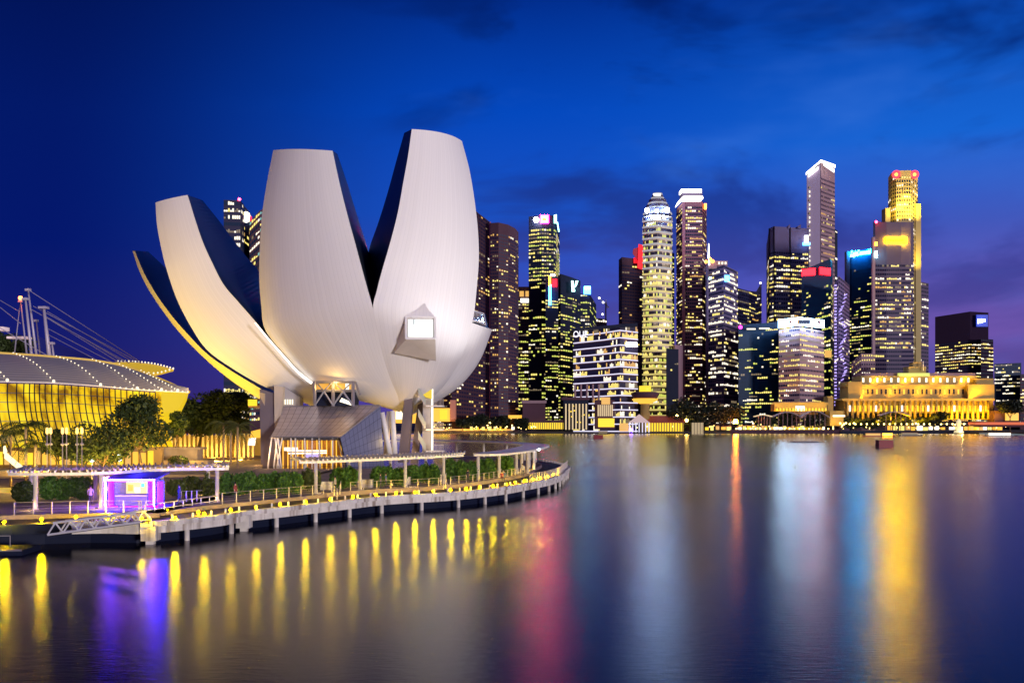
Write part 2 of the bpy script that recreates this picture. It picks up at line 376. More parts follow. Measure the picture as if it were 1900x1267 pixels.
plate(r, 'light_strip', M['sign_teal'], [(1036, 430), (1038, 430), (1035, 412), (1033, 412)], 930)
r = tower('dark narrow office tower with a red and blue light column at its top', [(1012, 3, 512), (1036, 0, 514)], 890, 34, 'black_glass', 'black_glass', .4, 'lime', cell=2.6, top_blank=.15)
plate(r, 'light_column', M['sign_blue'], rect(1018, 528, 1023, 566), 887); plate(r, 'light_column', M['sign_orange'], rect(1018, 512, 1022, 530), 886)
plate(r, 'sign', M['sign_red'], rect(1025, 518, 1033, 532), 886); plate(r, 'light_cap', M['sign_white'], rect(1021, 509, 1030, 512), 886)
r = tower('dark office tower with a pale green letter U near its top', [(1035, 6, 512), (1040, 0, 508), (1062, 0, 515), (1077, 10, 521)], 905, 34, 'black_glass', 'black_glass', .45, 'lime', cell=2.8, top_blank=.13)
plate(r, 'sign', M['sign_teal'], [(1061, 541), (1066, 541), (1064, 521), (1060, 521)], 899); plate(r, 'sign', M['sign_teal'], [(1066, 534), (1070, 530), (1073, 521), (1068, 521)], 899)
plate(r, 'sign', M['sign_teal'], [(1061, 541), (1067, 541), (1067, 537), (1061, 537)], 898.5)
r = tower('dark office tower with a glowing blue roof box left of the crane', [(1077, 0, 545), (1094, 0, 545), (1106, 10, 565)], 925, 30, 'black_glass', 'black_glass', .42, 'lime', cell=2.8)
plate(r, 'sign', M['sign_blue'], rect(1084, 531, 1096, 545), 922, 6); plate(r, 'light_band', M['sign_cyan'], rect(1085, 532, 1095, 536), 921)
tower('unfinished low tower beside the construction crane', [(1106, 0, 590), (1126, 0, 592)], 980, 18, 'dark_stone', 'dark_glass', .12, 'white', cell=2.6)
cr = thing('tower_crane', 'thin tower crane standing on the unfinished block', 'crane', (XW(1124, 985), 985, 1.5))
b = MB(); b.tube(P(1124, 795, 985), P(1124, 562, 985), .9, n=4); b.build('mast', M['dark_metal'], cr)
b = MB(); b.tube(P(1108, 549, 985), P(1130, 571, 985), .6, n=4); b.tube(P(1124, 556, 985), P(1127, 572, 985), .6, n=4); b.build('jib', M['grey_metal'], cr)
for x, y in ((1112, 553), (1119, 561), (1118, 583)): b = MB(); b.sphere(P(x, y, 983), 1.0); b.build('work_light', M['crown_white'], cr)
# hotel block with white floor lines and its letters
def oue():
    root = tower('broad white striped office block carrying the big letters on its top floor', [(1064, 12, 613), (1120, 4, 606), (1150, 0, 601), (1183, 6, 605)], 800, 12, 'dark_stone', 'dark_glass', .30, 'warm', cell=1.3, run=2.5, hf=.66, base_blank=.0, name='office_block', c='building', ledge=M['strip_white'], depth=50, zb=1.5, group='waterfront buildings across the bay')
    plate(root, 'roof_slab', M['black_glass'], [(1062, 613), (1183, 605), (1183, 599), (1062, 609)], 797, 50)
    text_mesh('letters', 'OUE', P(1077, 620, 796), 11, M['letters_white'], root, height=5, ext=.3)
    plate(root, 'screen', M['sign_white'], rect(1162, 635, 1182, 643), 797)
    for x in (1100, 1112, 1124, 1137, 1149, 1162, 1172): plate(root, 'lamp', M['w_amber'], rect(x, 615, x+2, 622), 797)
    return root
oue()
r = tower('purple glass tower with a red sail shaped fin on its roof', [(1148, 5, 482), (1154, 0, 477), (1196, 0, 482)], 985, 40, 'dark_stone', 'dark_glass', .1, 'warm', cell=3, top_blank=.04)
plate(r, 'roof_fin', sgn('fin_glow_red', (1, .01, .02), 1.5), [(1183, 497), (1192, 500), (1193, 455), (1185, 453)], 980); plate(r, 'roof_fin', mat('fin_red', (.5, .02, .05), .5), [(1174, 470), (1187, 490), (1187, 458), (1175, 462)], 981)
plate(r, 'sign', M['fin_glow_red'], rect(1176, 478, 1186, 488), 983.5)
# the banded round tower
def banded():
    ns_ = 10; vs = []
    for i in range(ns_+1):
        t = math.pi*i/ns_; px = 1220-27*math.cos(t); vs.append((px, 14*(1-math.sin(t)), 398+4*abs(math.cos(t))))
    def band_glow(t): return M['band_yellow'] if t < .72 else M['band_white']
    M['band_yellow'] = emat('band_glow_yellow', (1, .82, .26), .75, NS); M['band_white'] = emat('band_glow_white', (.9, .88, .95), .45, NS)  # ledges glow on their own, standing in for light that falls on them
    root = tower('round white banded tower with stepped domed top and bright white lights', vs, 900, 29, 'cream_stone', 'dark_glass', .75, 'lime', cell=1.7, hf=.5, ledge=band_glow, depth=18, rows=lambda t: .7 if t < .8 else .4)
    c = P(1220, 398, 914)
    k = 914/1900
    for j, (rr, y0, y1) in enumerate(((26, 400, 390), (22, 390, 381), (17, 381, 371), (11, 371, 363), (8, 363, 359))):
        b = MB(); z0, z1 = ZH(y0, 914), ZH(y1, 914); b.lathe((c.x, c.y, 0), [(rr*k, z0), (rr*k, z0+(z1-z0)*.55), (rr*k*.94, z0+(z1-z0)*.56), (rr*k*.94, z1)], 10); b.build('roof_tier', M['grey_stone'], root)
        b = MB(); b.lathe((c.x, c.y, 0), [(rr*k+.5, z0+.5), (rr*k+.5, z0+1.8)], 10); b.build('light_ring', M['band_white'], root)
    for x, y, rr in ((1201, 391, 2.0), (1238, 390, 2.0)):
        b = MB(); b.sphere(P(x, y, 898), rr); b.build('floodlight', sgn('flood_cool', (.32, .55, 1), 480), root)
    plate(root, 'sign', M['sign_white'], rect(1213, 400, 1225, 407), 898); plate(root, 'sign', M['sign_white'], rect(1216, 388, 1222, 394), 897)
    plate(root, 'roof_light', M['crown_white'], rect(1213, 359.5, 1226, 362.5), 905)
banded()
tower('slim tower edge standing right behind the round banded tower', [(1236, 0, 466), (1251, 2, 470)], 1000, 44, 'dark_glass', 'dark_glass', .55, 'lime', cell=3)
tower('black windowless block at the foot of the round tower', [(1236, 0, 646), (1259, 0, 648)], 860, 20, 'black_glass', 'black_glass', .05, 'warm', cell=2.4, group='waterfront buildings across the bay')
r = tower('tall maroon tower with a stepped white glowing crown', [(1255, 14, 388), (1268, 0, 374), (1303, 0, 374), (1311, 7, 388)], 940, 52, mat('maroon_stone', (.17, .06, .09), .7, noise=.1, nscale=.05), 'black_glass', .34, 'warm', cell=2.4, run=1.8, top_blank=.02)
plate(r, 'crown', M['crown_white'], [(1257, 380), (1269, 368), (1269, 364), (1260, 372)], 938, 14); plate(r, 'crown', M['crown_white'], [(1269, 368), (1305, 368), (1304, 364), (1269, 364)], 936, 16)
plate(r, 'crown', M['grey_stone'], rect(1265, 356, 1303, 364), 940, 12); plate(r, 'crown', M['crown_white'], rect(1264, 351, 1302, 357), 938, 12)
plate(r, 'sign', M['sign_orange'], rect(1307, 378, 1311, 388), 939)
plate(r, 'fin', mat('maroon_fin', (.30, .11, .15), .7), rect(1266, 376, 1271, 745), 938.5)
plate(r, 'podium', mat('rose_stone', (.34, .20, .25), .8), rect(1252, 640, 1267, 745), 900, 30)
r = tower('grey banded office tower with an orange lit roof and thin spire', [(1311, 6, 500), (1343, 0, 491), (1369, 9, 504)], 900, 31, 'mauve_stone', 'dark_glass', .42, 'white', cell=2.2, hf=.55)
plate(r, 'roof_house', M['pink_stone'], rect(1318, 484, 1350, 493), 905, 20); plate(r, 'roof_house', M['pink_stone'], rect(1313, 492, 1330, 498), 898, 20)
b = MB(); b.tube(P(1315, 492, 897), P(1315, 452, 897), 1.2, .3); b.build('spire', M['crown_white'], r)
for x, y in ((1311, 486), (1317, 481), (1322, 485)): b = MB(); b.sphere(P(x, y, 897), 1.6); b.build('roof_lamp', M['sign_orange'], r)
for x in (1333, 1339, 1345): plate(r, 'roof_light', M['w_white'], rect(x, 486, x+3, 490), 903)
plate(r, 'sign', M['sign_blue'], rect(1345, 511, 1353, 522), 895); plate(r, 'sign', M['sign_teal'], rect(1316, 514, 1320, 518), 895)
b = MB(); b.tube(P(1312, 480, 897), P(1312, 745, 897), 1.3); b.build('corner_column', M['mauve_stone'], r)
r = tower('plain grey slab tower with a curved corner behind the grey banded tower', [(1368, 0, 534), (1390, 0, 540), (1404, 4, 546), (1413, 8, 542)], 990, 30, 'mauve_stone', 'dark_glass', .3, 'warm', cell=2.6, hf=.42)
plate(r, 'roof_fin', M['grey_stone'], [(1401, 546), (1413, 546), (1413, 524), (1411, 528)], 990, 2)
b = MB(); b.sphere(P(1411, 525, 988), 1.0); b.build('beacon', M['crown_white'], r)
r = tower('wide dark blue glass block left of the tower with the white lit top band', [(1370, 0, 603), (1447, 8, 597)], 850, 22, 'blue_glass', 'blue_glass', .3, 'lime', cell=2.4, top_blank=.05, depth=45, rows=lambda t: .55 if t < .28 else .22, group='waterfront buildings across the bay')
plate(r, 'sign', M['w_white'], rect(1386, 609, 1402, 611.5), 848); plate(r, 'sign', M['w_white'], rect(1409, 608, 1428, 610.5), 850)
b = MB(); b.sphere(P(1374, 607, 847), 1.5); b.build('beacon', sgn('sign_magenta', (1, .03, .6), 8), r)
r = tower('pink grey office block whose top band glows cyan white', [(1445, 9, 612), (1484, 0, 607), (1529, 9, 615)], 820, 16, 'pink_stone', 'dark_glass', .62, 'warm', cell=1.9, hf=.42, gap=.35, run=3, group='waterfront buildings across the bay')
M['led_cyan'] = emat('led_white_cyan', (.42, .72, 1), 34)
for q in ([(1446, 608), (1484, 603), (1484, 589), (1446, 593)], [(1485, 603), (1529, 608), (1529, 594), (1485, 589)]): plate(r, 'light_band', M['led_cyan'], q, 817, 3)
plate(r, 'logo_panel', mat('panel_slate', (.05, .12, .25), .5), rect(1479, 593, 1504, 601), 813, 1); plate(r, 'logo_panel', M['w_amber'], rect(1479, 593, 1482, 601), 812.5, 1)
for x in (1466, 1519):
    plate(r, 'logo', M['dark_metal'], rect(x-2, 595, x+1, 600), 813, 1); plate(r, 'logo', mat('logo_red', (.6, .02, .03), .5), [(x+1, 601), (x+4, 602), (x+3, 593), (x+1, 596)], 813, 1)
r = tower('broad stepped mauve office tower with a blue white L shaped sign', [(1423, 8, 452), (1427, 4, 424), (1436, 0, 420), (1466, 0, 422), (1500, 4, 424)], 1000, 34, 'mauve_stone', 'dark_glass', .48, 'warm', cell=2.8, hf=.5, top_blank=.12, mull=16)
plate(r, 'sign', M['sign_white'], rect(1493, 437, 1500, 450), 996); plate(r, 'sign', M['sign_blue'], rect(1490, 450, 1503, 455), 996)
for a, b_ in ((1462, 1466), (1480, 1486)): plate(r, 'roof_fin', M['mauve_stone'], [(a, 424), (b_, 424), (b_, 416), (a, 420)], 999, 10)
r = tower('tallest slim pale tower with bright white edges along its angled top', [(1497, 26, 323), (1523, 0, 298), (1549, 26, 309)], 1090, 46, 'pink_stone', 'dark_glass', .2, 'warm', cell=3.4, hf=.42, gap=.5, top_blank=.06)
for q, dd in (([(1496, 325), (1523, 301), (1523, 297), (1496, 320)], 0), ([(1523, 301), (1550, 311), (1550, 306), (1523, 296.5)], 0), ([(1500, 329), (1518, 315), (1518, 309), (1500, 323)], 1), ([(1529, 307), (1548, 320), (1548, 314), (1529, 302)], 1)):
    plate(r, 'edge_light' if not dd else 'sign', M['crown_white'], q, 1087)
plate(r, 'side_face', mat('lilac_shade', (.30, .24, .36), .8), [(1497, 745), (1522, 745), (1522, 305), (1497, 327)], 1089.4, .5)  # left face in lilac: the side turned from the light put into colour
sp_ = [(1504+4*i, 350+6*j) for j in range(5) for i in range(3)]
for j in range(30): plate(r, 'window', M['w_white'] if j % 3 else M['w_dim'], rect(1501.5, 346+j*8, 1503.5, 349.5+j*8), 1088)
tower('thin dark slab behind the right edge of the tallest tower', [(1549, 0, 425), (1554, 0, 428)], 1140, 40, 'black_glass', 'black_glass', .2, 'white', cell=3)
r = tower('dark blue glass tower with two red signs and a raking roof', [(1487, 0, 502), (1500, 0, 497), (1541, 0, 480), (1545, 12, 490)], 900, 27, 'blue_glass', 'blue_glass', .4, 'lime', cell=2.4, top_blank=.14, rows=lambda t: .38)
plate(r, 'sign', M['sign_red'], [(1488, 512), (1513, 510), (1513, 497), (1488, 500)], 897); plate(r, 'sign', M['sign_red'], [(1521, 509), (1541, 511), (1541, 498), (1521, 496)], 897)
plate(r, 'art_panel', M['w_amber'], rect(1531, 650, 1543, 663), 897)
M['led_purple'] = emat('led_purple', (.50, .38, 1), 1.3, NS)
def led_tower():
    root = tower('slim tower dotted with a curling purple light pattern', [(1548, 2, 528), (1556, 0, 512), (1566, 0, 520), (1576, 5, 530)], 870, 30, mat('violet_stone', (.16, .10, .22), .7), 'dark_glass', .12, 'white', cell=2.2, depth=20)
    for i in range(38):
        y = 528+i*6; plate(root, 'led_dash', M['led_purple'], rect(1549, y, 1552.5, y+2.6), 867)
        if i > 2:
            cxp = 1564+5*math.sin(i*.55); hh = 3+2*math.sin(i*1.3)
            plate(root, 'led_dash', M['led_purple'], [(cxp-2, y+1.5+hh), (cxp+3, y-1+hh), (cxp+3, y-3+hh), (cxp-2, y-.5+hh)], 867)
led_tower()
r = tower('dark teal glass tower with a cyan word sign along its top', [(1574, 3, 470), (1580, 0, 468), (1621, 0, 459)], 950, 40, 'blue_glass', 'blue_glass', .42, 'lime', cell=2.6, top_blank=.10, rows=lambda t: .12 if t > .75 else .5)
plate(r, 'side_fin', M['mauve_stone'], rect(1571, 466, 1577, 700), 948, 6)
text_mesh('letters', 'CapitaCommercial', P(1597, 470, 946), 18, sgn('sign_cyan_strong', (.01, .48, 1), 120), r, height=6.5, ext=.6, shear=.12)
plate(r, 'light_bar', M['sign_cyan'], [(1579, 476), (1592, 474), (1592, 471.5), (1579, 473)], 947)
r = tower('floodlit yellow tower with red ring logos on its stepped top', [(1648, 14, 330), (1653, 8, 322), (1663, 0, 317), (1690, 0, 316), (1703, 6, 330)], 1150, 52, mat('gold_stone', (.42, .33, .14), .75, noise=.06, nscale=.1), 'black_glass', .12, 'white', cell=3.6, hf=.5, gap=.45, top_blank=.02)
plate(r, 'wing', mat('gold_stone_wing', (.42, .33, .14), .75), rect(1643, 386, 1652, 690), 1152, 12); plate(r, 'wing', mat('gold_stone_wing_b', (.42, .33, .14), .75), rect(1699, 378, 1709, 690), 1152, 12)
for x in (1663, 1697):
    b = MB(); b.tube(P(x, 324, 1149.8), P(x, 324, 1148.8), 4.6, n=14); b.build('logo', sgn('logo_red_glow', (1, .02, .04), 4), r); b = MB(); b.tube(P(x, 324, 1148.7), P(x, 324, 1148.3), 1.8, n=10); b.build('logo_core', sgn('logo_core_glow', (1, .4, .05), 5), r)
r = tower('rounded grey banded tower with a long yellow sign and red corner beacon', [(1620, 16, 412), (1624, 4, 412), (1645, 0, 412), (1672, 0, 412), (1690, 5, 412), (1695, 12, 412)], 880, 30, 'grey_stone', 'dark_glass', .42, 'warm', cell=2.2, hf=.48, top_blank=.20, depth=30)
M['led_yellow'] = emat('led_yellow', (1, .58, .0), 230)
plate(r, 'sign', M['led_yellow'], rect(1643, 441, 1683, 451), 879.4)
text_mesh('letters', 'Maybank', P(1663, 446, 879.2), 14, mat('letter_ochre', (.35, .22, .01), .5, em=(1, .6, 0), es=1.0), r, height=1.7, ext=.3)
b = MB(); b.sphere(P(1626, 412, 879), 1.1); b.build('beacon', M['beacon_red'], r); plate(r, 'sign', M['sign_orange'], rect(1624, 449, 1628, 456), 877); plate(r, 'sign', M['sign_cyan'], rect(1625, 466, 1628, 478), 877)
plate(r, 'column', M['pink_stone'], rect(1619, 440, 1624, 700), 878, 3)
tower('narrow grey tower with a red roof light right of the floodlit yellow tower', [(1704, 0, 530), (1710, 0, 523), (1723, 0, 526)], 1180, 30, 'mauve_stone', 'dark_glass', .3, 'white', cell=3)
r = tower('dark broad office block with a small blue white sign near its top corner', [(1735, 10, 588), (1800, 0, 578), (1834, 4, 580)], 1000, 22, mat('plum_stone', (.022, .012, .03), .9, spec=.05), 'black_glass', .5, 'warm', cell=2.2, hf=.42, top_blank=.24, depth=50)
plate(r, 'sign_panel', mat('panel_blue', (.0, .02, .2), .5, em=(.0, .05, .8), es=.5), rect(1812, 584, 1833, 606), 997); plate(r, 'sign', M['sign_white'], [(1815, 600), (1828, 597), (1828, 592), (1815, 592)], 995)
tower('lower wing of the dark broad office block with warm windows', [(1820, 0, 628), (1843, 3, 630)], 990, 20, mat('plum_stone_b', (.022, .012, .03), .9, spec=.05), 'black_glass', .5, 'warm', cell=2.2, hf=.42)
tower('low navy office block with small white windows at the right', [(1845, 0, 675), (1895, 4, 673)], 1000, 15, 'blue_glass', 'blue_glass', .4, 'white', cell=2.2, hf=.42, name='office_block', c='building', group='waterfront buildings across the bay')
tower('brown building cut by the right edge of the picture', [(1893, 0, 694), (1930, 0, 694)], 980, 12, 'dark_stone', 'dark_glass', .3, 'amber', cell=2.2, name='office_block', c='building', group='waterfront buildings across the bay')
tower('white apartment block between the dark teal tower and the golden hotel', [(1580, 8, 672), (1598, 2, 656), (1624, 0, 656)], 870, 14, 'pink_stone', 'dark_glass', .25, 'warm', cell=2.4, hf=.4, gap=.55, name='apartment_block', c='building', group='waterfront buildings across the bay')
# ---------------------------------------------------------------- low waterfront buildings across the bay
M['gold'] = mat('floodlit_cream_stone', (.36, .26, .09), .8, noise=.08, nscale=.2)
M['roof_red'] = mat('red_tiles', (.38, .07, .04), .7, noise=.2, nscale=.5)
M['glow'] = emat('warm_interior', (1, .50, .05), 1.3, NS); M['glow_y'] = emat('yellow_interior', (1, .66, .03), 1.3, NS)
M['glow_w'] = emat('white_interior', (1, .9, .7), 2.0, NS)
WG = 'waterfront buildings across the bay'
def pbox(mb, x0, y0, x1, y1, Y, d=10, mi=None):        # box whose front face fills the pixel rectangle at distance Y
    a = P(x0, y1, Y); b = P(x1, y0, Y); mb.box(((a.x+b.x)/2, Y+d/2, (a.z+b.z)/2), (b.x-a.x, d, b.z-a.z), 0, mi)
def area(name, loc, aim, sx, sy, power, col, spread=120):
    l = bpy.data.lights.new(name, 'AREA'); l.shape = 'RECTANGLE'; l.size = sx; l.size_y = sy; l.energy = power; l.color = col; l.spread = R(spread)
    o = bpy.data.objects.new(name, l); COL.objects.link(o); o.location = loc
    o.rotation_euler = (Vector(aim)-Vector(loc)).to_track_quat('-Z', 'Z').to_euler(); return o
def spot(name, loc, aim, power, col, ang=60, r=.4, blend=.6):
    l = bpy.data.lights.new(name, 'SPOT'); l.energy = power; l.color = col; l.spot_size = R(ang); l.spot_blend = blend; l.shadow_soft_size = r
    o = bpy.data.objects.new(name, l); COL.objects.link(o); o.location = loc
    o.rotation_euler = (Vector(aim)-Vector(loc)).to_track_quat('-Z', 'Z').to_euler(); return o
def point(name, loc, power, col, r=.15):
    l = bpy.data.lights.new(name, 'POINT'); l.energy = power; l.color = col; l.shadow_soft_size = r
    o = bpy.data.objects.new(name, l); COL.objects.link(o); o.location = loc; return o
YEL = (1, .55, .02)
# the golden hotel
def golden_hotel():
    Y = 815; root = thing('grand_hotel', 'long golden floodlit classical hotel with columns and tiered roof', 'hotel', (XW(1705, Y), Y+20, 1.5), WG)
    for n, x0, y0, x1, y1, d in (('base_wing', 1566, 742, 1843, 778, 0), ('cornice', 1562, 739, 1846, 743, -2), ('upper_wall', 1574, 716, 1842, 739, 5), ('cornice', 1570, 713, 1843, 717, 3),
                                 ('attic_wall', 1598, 697, 1812, 713, 9), ('mansard_roof', 1604, 692, 1810, 698, 12), ('end_pavilion', 1574, 708, 1600, 742, 1), ('end_pavilion', 1796, 713, 1845, 742, 1), ('end_pavilion', 1812, 702, 1844, 716, 4)):
        b = MB(); pbox(b, x0, y0, x1, y1, Y+d, 22 if d >= 0 else 26); b.build(n, M['gold'] if n != 'mansard_roof' else M['pink_stone'], root)
    for i in range(28):
        x = 1572+i*9.7; b = MB(); b.tube(P(x, 777, Y-1.4), P(x, 744, Y-1.4), .9, n=8); b.build('column', M['gold'], root)
    for i in range(27):
        x = 1577+i*9.7; b = MB(); pbox(b, x-2.0, 766, x+2.0, 777, Y-.2, .8); b.build('doorway', M['black_glass'], root)
        x = 1577+i*9.7; b = MB(); pbox(b, x-1.7, 752, x+1.7, 763, Y-.2, .8); b.build('window', M['glow_y'] if i % 5 else M['glow_w'], root)
    for i in range(24):
        x = 1602+i*8.4; b = MB(); pbox(b, x-1.5, 722, x+1.5, 731, Y+4.7, .8); b.build('window', M['black_glass'] if i % 3 else M['glow_y'], root)
    for i in range(16):
        x = 1602+i*13; b = MB(); pbox(b, x-1.6, 701, x+1.6, 709, Y+8.6, .8); b.build('window', M['glow_w'], root)
    b = MB(); pbox(b, 1668, 692, 1725, 698, Y+8, 3); b.build('sign', M['w_green'], root)
    b = MB(); pbox(b, 1686, 680, 1718, 692, Y+12, 12); pbox(b, 1694, 672, 1710, 680, Y+14, 8); b.build('roof_tower', M['gold'], root)
    b = MB(); b.tube(P(1713, 688, Y+10), P(1713, 670, Y+10), .3); b.build('flagpole', M['white_paint'], root)
    for i in range(7):
        x = 1590+i*40
        area('facade_light', P(x, 783, Y-14), P(x, 745, Y), 24, 1.5, 10500, (1, .50, .0))
    for i in range(5):
        x = 1606+i*50; area('ledge_light', P(x, 737.5, Y-1.5), P(x, 716, Y+5), 19, .6, 5200, (1, .50, .0))
    for i in range(4):
        x = 1625+i*54; area('ledge_light', P(x, 712, Y+5), P(x, 697, Y+11), 20, .6, 4200, (1, .54, .0))
golden_hotel()
# uplights of the floodlit tower (they stand on its setbacks)
for x, y, pw in ((1655, 410, 6500), (1672, 408, 11000), (1694, 405, 17000), (1704, 408, 13000), (1703, 500, 11000)):
    area('tower_floodlight', P(x, y, 1136), P(x, y-45, 1152), 8, 3, pw, (1, .70, .06), 110)
def low(name, label, boxes, Y, mats_, c='building'):
    x0 = min(b[0] for b in boxes); x1 = max(b[2] for b in boxes)
    root = thing(name, label, c, (XW((x0+x1)/2, Y), Y, 1.5), WG)
    for (a, b_, c_, d, dy, pn), m in zip(boxes, mats_):
        q = MB(); pbox(q, a, b_, c_, d, Y+dy, 12 if dy >= 0 else 2); q.build(pn, m, root)
    return root
G, B_, D_ = M['gold'], M['black_glass'], M['dark_stone']
r = low('arcade_building', 'brown stepped building with a lit arcade left of the white column pavilion', [(970, 746, 1012, 795, 2, 'wall'), (968, 743, 1014, 748, 0, 'cornice'), (980, 783, 1045, 796, -1, 'arcade'), (978, 779, 1047, 784, -2, 'roof')], 800, [M['dark_stone'], M['pink_stone'], M['glow_y'], M['dark_stone']])
for i in range(16): q = MB(); q.tube(P(982+i*4.1, 797, 797), P(982+i*4.1, 783, 797), .35, n=6); q.build('column', M['gold'], r)
r = low('column_pavilion', 'dark waterfront block fronted by tall white lit columns', [(1046, 740, 1092, 796, 4, 'wall'), (1042, 737, 1094, 742, 0, 'roof')], 797, [M['black_glass'], M['dark_stone']])
for i in range(7): q = MB(); q.tube(P(1050+i*6.3, 797, 796), P(1050+i*6.3, 749, 796), .55, n=6); q.build('column', M['strip_warm'] if 'strip_warm' in M else M.setdefault('strip_warm', emat('column_light', (1, .74, .42), .8, NS)), r)
for i in range(10): q = MB(); x = 1052+rnd.random()*36; y = 750+rnd.random()*36; pbox(q, x, y, x+2.4, y+2.4, 800, .6); q.build('window', M['glow_y'], r)
r = low('restaurant_building', 'golden lit restaurant building with thin white fins beside the column pavilion', [(1104, 742, 1150, 796, 4, 'wall'), (1110, 776, 1140, 792, 3, 'dining_hall'), (1105, 722, 1126, 726, 8, 'roof_light'), (1116, 737, 1132, 750, 3, 'lit_screen')], 797, [M['dark_stone'], M['glow_y'], M['glow'], M['w_amber']])
for i in range(8): q = MB(); q.tube(P(1110+i*3.7, 772, 799), P(1110+i*3.7, 751, 799), .5, n=6); q.build('fin', M['strip_warm'], r)
for i in range(5): q = MB(); q.tube(P(1067+i*11, 742, 799), P(1067+i*11, 713, 799), .8, n=6); q.build('tall_column', M['pink_stone'], r)
# mushroom tower
r = thing('lookout_tower', 'golden mushroom shaped lookout tower with a glowing drum', 'tower', (XW(1197, 800), 800, 1.5), WG)
c = P(1197, 781, 800); k = 800/1900
b = MB(); b.lathe((c.x, c.y, 0), [(9*k, 1.5), (8*k, ZH(750, 800)), (12*k, ZH(746, 800))], 14); b.build('stem', M['gold'], r)
b = MB(); b.lathe((c.x, c.y, 0), [(10*k, ZH(749, 800)), (24*k, ZH(742, 800)), (24*k, ZH(740, 800)), (12*k, ZH(738, 800))], 18); b.build('saucer', M['glow'], r)
b = MB(); b.lathe((c.x, c.y, 0), [(22*k, ZH(739, 800)), (26*k, ZH(732, 800)), (26*k, ZH(729, 800)), (20*k, ZH(727, 800))], 18); b.build('gallery', M['dark_stone'], r)
b = MB(); b.lathe((c.x, c.y, 0), [(11*k, ZH(728, 800)), (11*k, ZH(716, 800))], 14); b.build('drum', M['glow_y'], r)
# white tent and red roofed pier house
r = thing('pier_house', 'long red roofed pier house with lit arcade and a white gabled porch', 'building', (XW(1210, 795), 795, .5), WG)
b = MB(); pbox(b, 1200, 782, 1268, 800, 796, 14); b.build('wall', M['glow_y'], r)
b = MB(); a1, a2, a3, a4 = P(1196, 783, 793), P(1272, 783, 793), P(1262, 771, 803), P(1194, 771, 803); th = Vector((0, 0, -.6))
b.hull8([a1+th, a2+th, a3+th, a4+th, a1, a2, a3, a4]); b.build('roof', M['roof_red'], r)
for i in range(14): q = MB(); q.tube(P(1203+i*4.9, 801, 794.5), P(1203+i*4.9, 784, 794.5), .4, n=6); q.build('column', M['gold'], r)
b = MB(); pk = P(1186, 768, 794); f = [P(1166, 784, 790), P(1206, 784, 790), P(1206, 784, 803), P(1166, 784, 803)]
for i in range(4): b.face([f[i], f[(i+1) % 4], pk])
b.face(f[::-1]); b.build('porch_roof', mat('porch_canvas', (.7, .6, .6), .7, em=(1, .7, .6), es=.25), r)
for i in range(7): q = MB(); q.tube(P(1168+i*6, 802, 790.5), P(1168+i*6, 784, 790.5), .4, n=6); q.build('post', M['strip_white'], r)
b = MB(); b.sphere(P(1171, 797, 788), 1.3); b.build('lamp', sgn('lamp_violet', (.25, .05, 1), 22), r)
b = MB(); pbox(b, 1150, 785, 1166, 800, 797, 6); b.build('side_kiosk', M['w_amber'], r)
r = low('striped_boathouse', 'small boathouse of white vertical lit stripes at the water edge', [(1283, 784, 1305, 805, 0, 'wall')], 792, [M['black_glass']])
for i in range(8): q = MB(); q.tube(P(1284.5+i*2.8, 805, 791), P(1284.5+i*2.8, 784, 791), .3, n=5); q.build('stripe', M['strip_warm'], r)
r = low('bank_podium', 'long low golden podium with a bright white entrance', [(1437, 749, 1535, 763, 0, 'wall'), (1435, 746, 1537, 750, -1, 'cornice'), (1477, 753, 1493, 762, -1.5, 'entrance_light'), (1536, 735, 1546, 762, 2, 'corner_tower')], 812, [G, G, M['glow_w'], G])
for i in range(16): q = MB(); pbox(q, 1441+i*6, 757, 1443.5+i*6, 762, 810, .6); q.build('wall_light', M['glow_y'], r)
for x in (1452, 1486, 1520): area('podium_light', P(x, 764, 805), P(x, 752, 812), 14, 1, 1500, YEL)
r = low('merchant_building', 'golden low row of shopfronts between the podium and the grand hotel', [(1540, 762, 1566, 790, 0, 'wall'), (1546, 770, 1568, 773, -1, 'awning_light')], 806, [G, M['glow_w']])
area('shop_light', P(1553, 792, 798), P(1553, 775, 806), 12, 1, 1500, YEL)
r = low('quay_kiosk', 'bright yellow lit kiosk row below the end of the golden hotel', [(1845, 762, 1892, 783, 4, 'wall'), (1866, 766, 1890, 780, 3, 'lit_front')], 800, [D_, M['glow']])
low('brown_riverside_block', 'brown low block under the navy office block', [(1845, 752, 1905, 765, 10, 'wall')], 830, [D_])
low('lit_shophouse', 'small amber lit shophouse seen left of the stair tower', [(803, 757, 833, 782, 0, 'wall'), (816, 760, 830, 778, -1, 'lit_front')], 802, [M['glow'], M['glow_y']])
low('lit_shophouse', 'cream lit shophouse seen between the leaning museum legs', [(730, 757, 775, 785, 0, 'wall'), (734, 763, 748, 778, -1, 'lit_front')], 802, [M['glow'], M['w_white']])
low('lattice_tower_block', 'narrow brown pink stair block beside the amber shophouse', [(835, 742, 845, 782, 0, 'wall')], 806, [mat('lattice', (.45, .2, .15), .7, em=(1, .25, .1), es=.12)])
low('amber_canteen', 'low amber lit canteen among dark trees on the far quay', [(943, 770, 968, 776, 0, 'wall')], 806, [M['glow']])
low('hawker_centre', 'long red lit dining roof beside the bridge at the right', [(1810, 783, 1905, 788, 0, 'roof'), (1820, 788, 1905, 792, 2, 'dining_hall')], 740, [mat('red_canopy', (.5, .08, .04), .6, em=(1, .2, .05), es=.5), M['dark_stone']])
